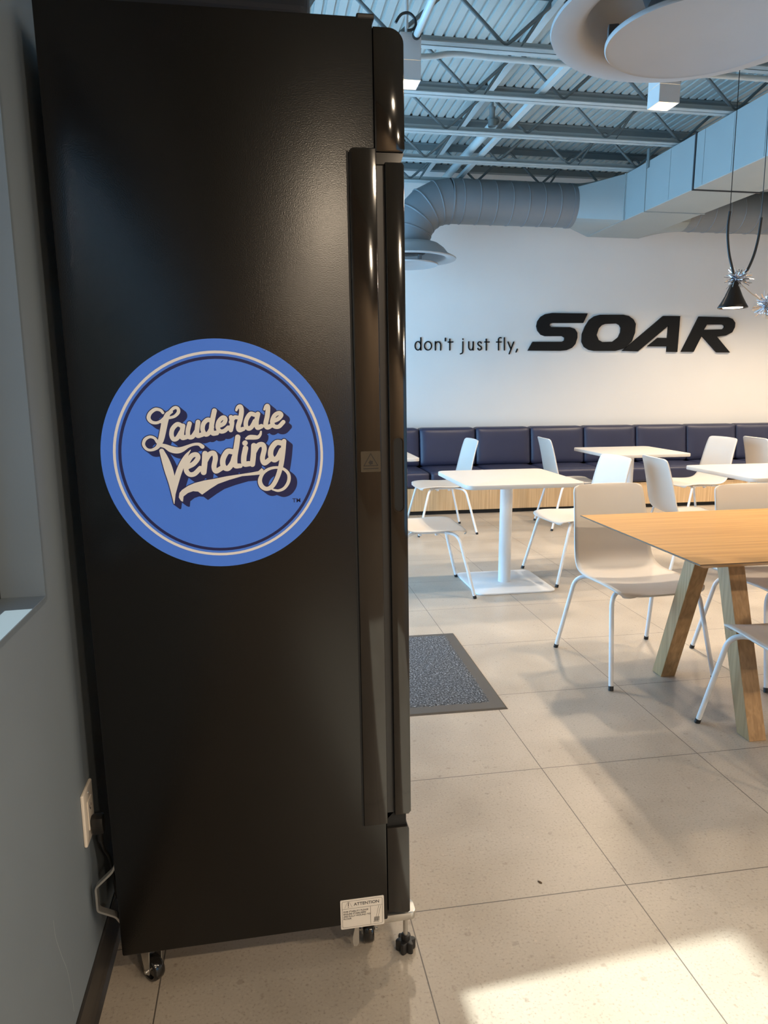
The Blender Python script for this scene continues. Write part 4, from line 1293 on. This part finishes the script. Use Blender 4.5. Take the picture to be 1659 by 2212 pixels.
rl = round_run('round_duct', 1.82, 3.02, True, 'round grey duct with an elbow turning down to a diffuser, left of the rectangular duct')
link_mesh('transition', transition(RX0 - 0.012, 3.03), M['duct'], rl, smooth=25)
bm = tb([(3.00, CY, CZ), (3.04, CY, CZ)], RR_ + 0.006, 56)
link_mesh('collar', bm, M['duct_round'], rl, smooth=40)
XE, RE = 1.42, 0.40
ep = []
for k in range(6):
    a = math.radians(90 * k / 5)
    ep.append((XE + RE - RE * math.sin(a), CY, CZ - RE + RE * math.cos(a)))
bm = tb([ep[0]] + ep[1:], RR_ + 0.003, 56)
for k in range(0, 6):
    a = math.radians(90 * k / 5)
    ring_bump(bm, ep[k], (-math.cos(a), 0, -math.sin(a)), RR_ + 0.003, 0.008, 0.006)
link_mesh('elbow', bm, M['duct_round'], rl, smooth=25)
bm = tb([(XE, CY, CZ - RE), (XE, CY, 2.658)], RR_, 56)
ring_bump(bm, (XE, CY, 2.648), (0, 0, 1), RR_)
link_mesh('drop', bm, M['duct_round'], rl, smooth=40)
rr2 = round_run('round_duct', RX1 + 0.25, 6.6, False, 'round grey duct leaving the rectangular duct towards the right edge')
link_mesh('transition', transition(RX1 + 0.002, RX1 + 0.25), M['duct'], rr2, smooth=25)

def make_diffuser(loc, label, neck):
    t = thing('round_diffuser', label, 'air diffuser', loc, 0, 'round ceiling air diffusers')
    # flared rim: flat outer lip curving up into the neck
    prof = [(0.455, 0.060), (0.452, 0.052), (0.430, 0.050), (0.375, 0.056), (0.352, 0.070), (0.338, 0.095), (0.325, 0.130), (0.305, 0.160), (0.270, 0.176), (0.200, 0.185),
            (0.200, 0.192), (0.285, 0.190), (0.34, 0.150), (0.38, 0.100), (0.440, 0.070)]
    link_mesh('rim', lt(prof, (0, 0, 0), 96, 'z', close=True), M['diffuser'], t, smooth=50)
    link_mesh('disc', lt([(0.272, 0.004), (0.280, 0.0), (0.284, 0.004), (0.284, 0.012), (0.275, 0.018)], (0, 0, 0), 96), M['diffuser'], t, smooth=50)
    for k in range(3):
        a = math.radians(162 + 120 * k)
        m_ = Matrix.Translation((0.262 * math.cos(a), 0.262 * math.sin(a), 0)) @ Matrix.Rotation(a, 4, 'Z')
        link_mesh('bracket', bx(-0.016, 0.016, -0.015, 0.015, 0.018, 0.060, bevel=0.003, mat=m_), M['diffuser_dark'], t)
    link_mesh('neck', lt([(0.196, 0.186), (0.196, neck)], (0, 0, 0), 56), M['duct_round'], t, smooth=60)
    lt_ = lt([(0.0, 0.100), (0.16, 0.110), (0.19, 0.184)], (0, 0, 0), 40)
    link_mesh('deflector', lt_, M['diffuser_dark'], t, smooth=60)
    return t
make_diffuser((1.375, 2.232, 2.402), 'large round white diffuser overhead at the top right of the picture', 1.19)
make_diffuser((1.42, 6.972, 2.465), 'round white diffuser below the duct elbow, half hidden by the fridge', 0.192)

# ================================================================== pendant lamp and tinsel
PY_ = 2.65
pl = thing('pendant_lamp', 'small black cone pendant lamp hanging from a looped cable over the oak table', 'lamp', (1.853, PY_, 1.648))
link_mesh('shade', lt([(0.0555, 0.0), (0.0560, 0.004), (0.046, 0.020), (0.033, 0.045), (0.021, 0.075), (0.012, 0.100), (0.006, 0.108), (0.0045, 0.105), (0.018, 0.074), (0.030, 0.044), (0.043, 0.019), (0.052, 0.002)], (0, 0, 0), 40, 'z', close=True), M['pendant_black'], pl, smooth=60)
link_mesh('bulb_disc', lt([(0.037, 0.0005), (0.037, 0.003)], (0, 0, 0), 32), M['lamp_glow'], pl)
lc = [(1.857, 1.729), (1.848, 1.755), (1.841, 1.79), (1.82, 1.85), (1.808, 1.91), (1.805, 1.961), (1.809, 2.009)]
rc = [(1.857, 1.729), (1.875, 1.755), (1.9, 1.786), (1.925, 1.844), (1.94, 1.914), (1.946, 1.991)]
for c_ in (lc, rc):
    link_mesh('cable', tb([(p[0] - 1.853, 0, p[1] - 1.648) for p in catmull(c_, 5)], 0.0050, 10), M['cable_black'], pl, smooth=60)
for (x0, z0, x1) in ((1.809, 2.009, 1.790), (1.946, 1.991, 1.915)):
    link_mesh('suspension_wire', tb([(x0 - 1.853, 0, z0 - 1.648), (x1 - 1.853, 0, ZC - 1.648)], 0.0016, 6), M['cable_black'], pl, smooth=60)
d = add_light('pendant_beam', 'SPOT', (1.853, PY_, 1.655), 7.0, (1.0, 0.78, 0.52), spot_size=math.radians(115), spot_blend=0.8, shadow_soft_size=0.03)
tg = thing('tinsel_garland', 'silver tinsel bows on a cream string tied round the pendant lamp cable', 'tinsel', (1.858, PY_, 1.762))
def bow(c, n, r, sx=1.0, sz=1.0):
    bm = bmesh.new()
    for k in range(n):
        d_ = Vector((random.gauss(0, 1) * sx, random.gauss(0, 1) * 0.8, random.gauss(0, 1) * sz)).normalized()
        l = r * random.uniform(0.55, 1.1)
        s_ = d_.cross(Vector((random.gauss(0, 1), random.gauss(0, 1), random.gauss(0, 1)))).normalized() * 0.0012
        b_ = d_.cross(s_).normalized() * random.uniform(-0.004, 0.004)
        c0 = Vector(c) + Vector((random.uniform(-.012, .012), random.uniform(-.006, .006), random.uniform(-.008, .008)))
        p = [c0, c0 + d_ * l * 0.5 + b_, c0 + d_ * l]
        vs_ = [[bm.verts.new(q + s_), bm.verts.new(q - s_)] for q in p]
        for a, b in zip(vs_, vs_[1:]):
            bm.faces.new((a[0], b[0], b[1], a[1]))
    return bm
link_mesh('tinsel_bow', bow((0.005, -0.004, 0.0), 260, 0.047, 1.1, 0.8), M['tinsel'], tg)
link_mesh('tinsel_bow', bow((0.143, -0.004, -0.100), 260, 0.050, 0.8, 1.1), M['tinsel'], tg)
link_mesh('string', tb([(0.0, 0, -0.005), (0.072, 0, -0.056), (0.140, 0, -0.095)], 0.0018, 6), M['string'], tg, smooth=60)
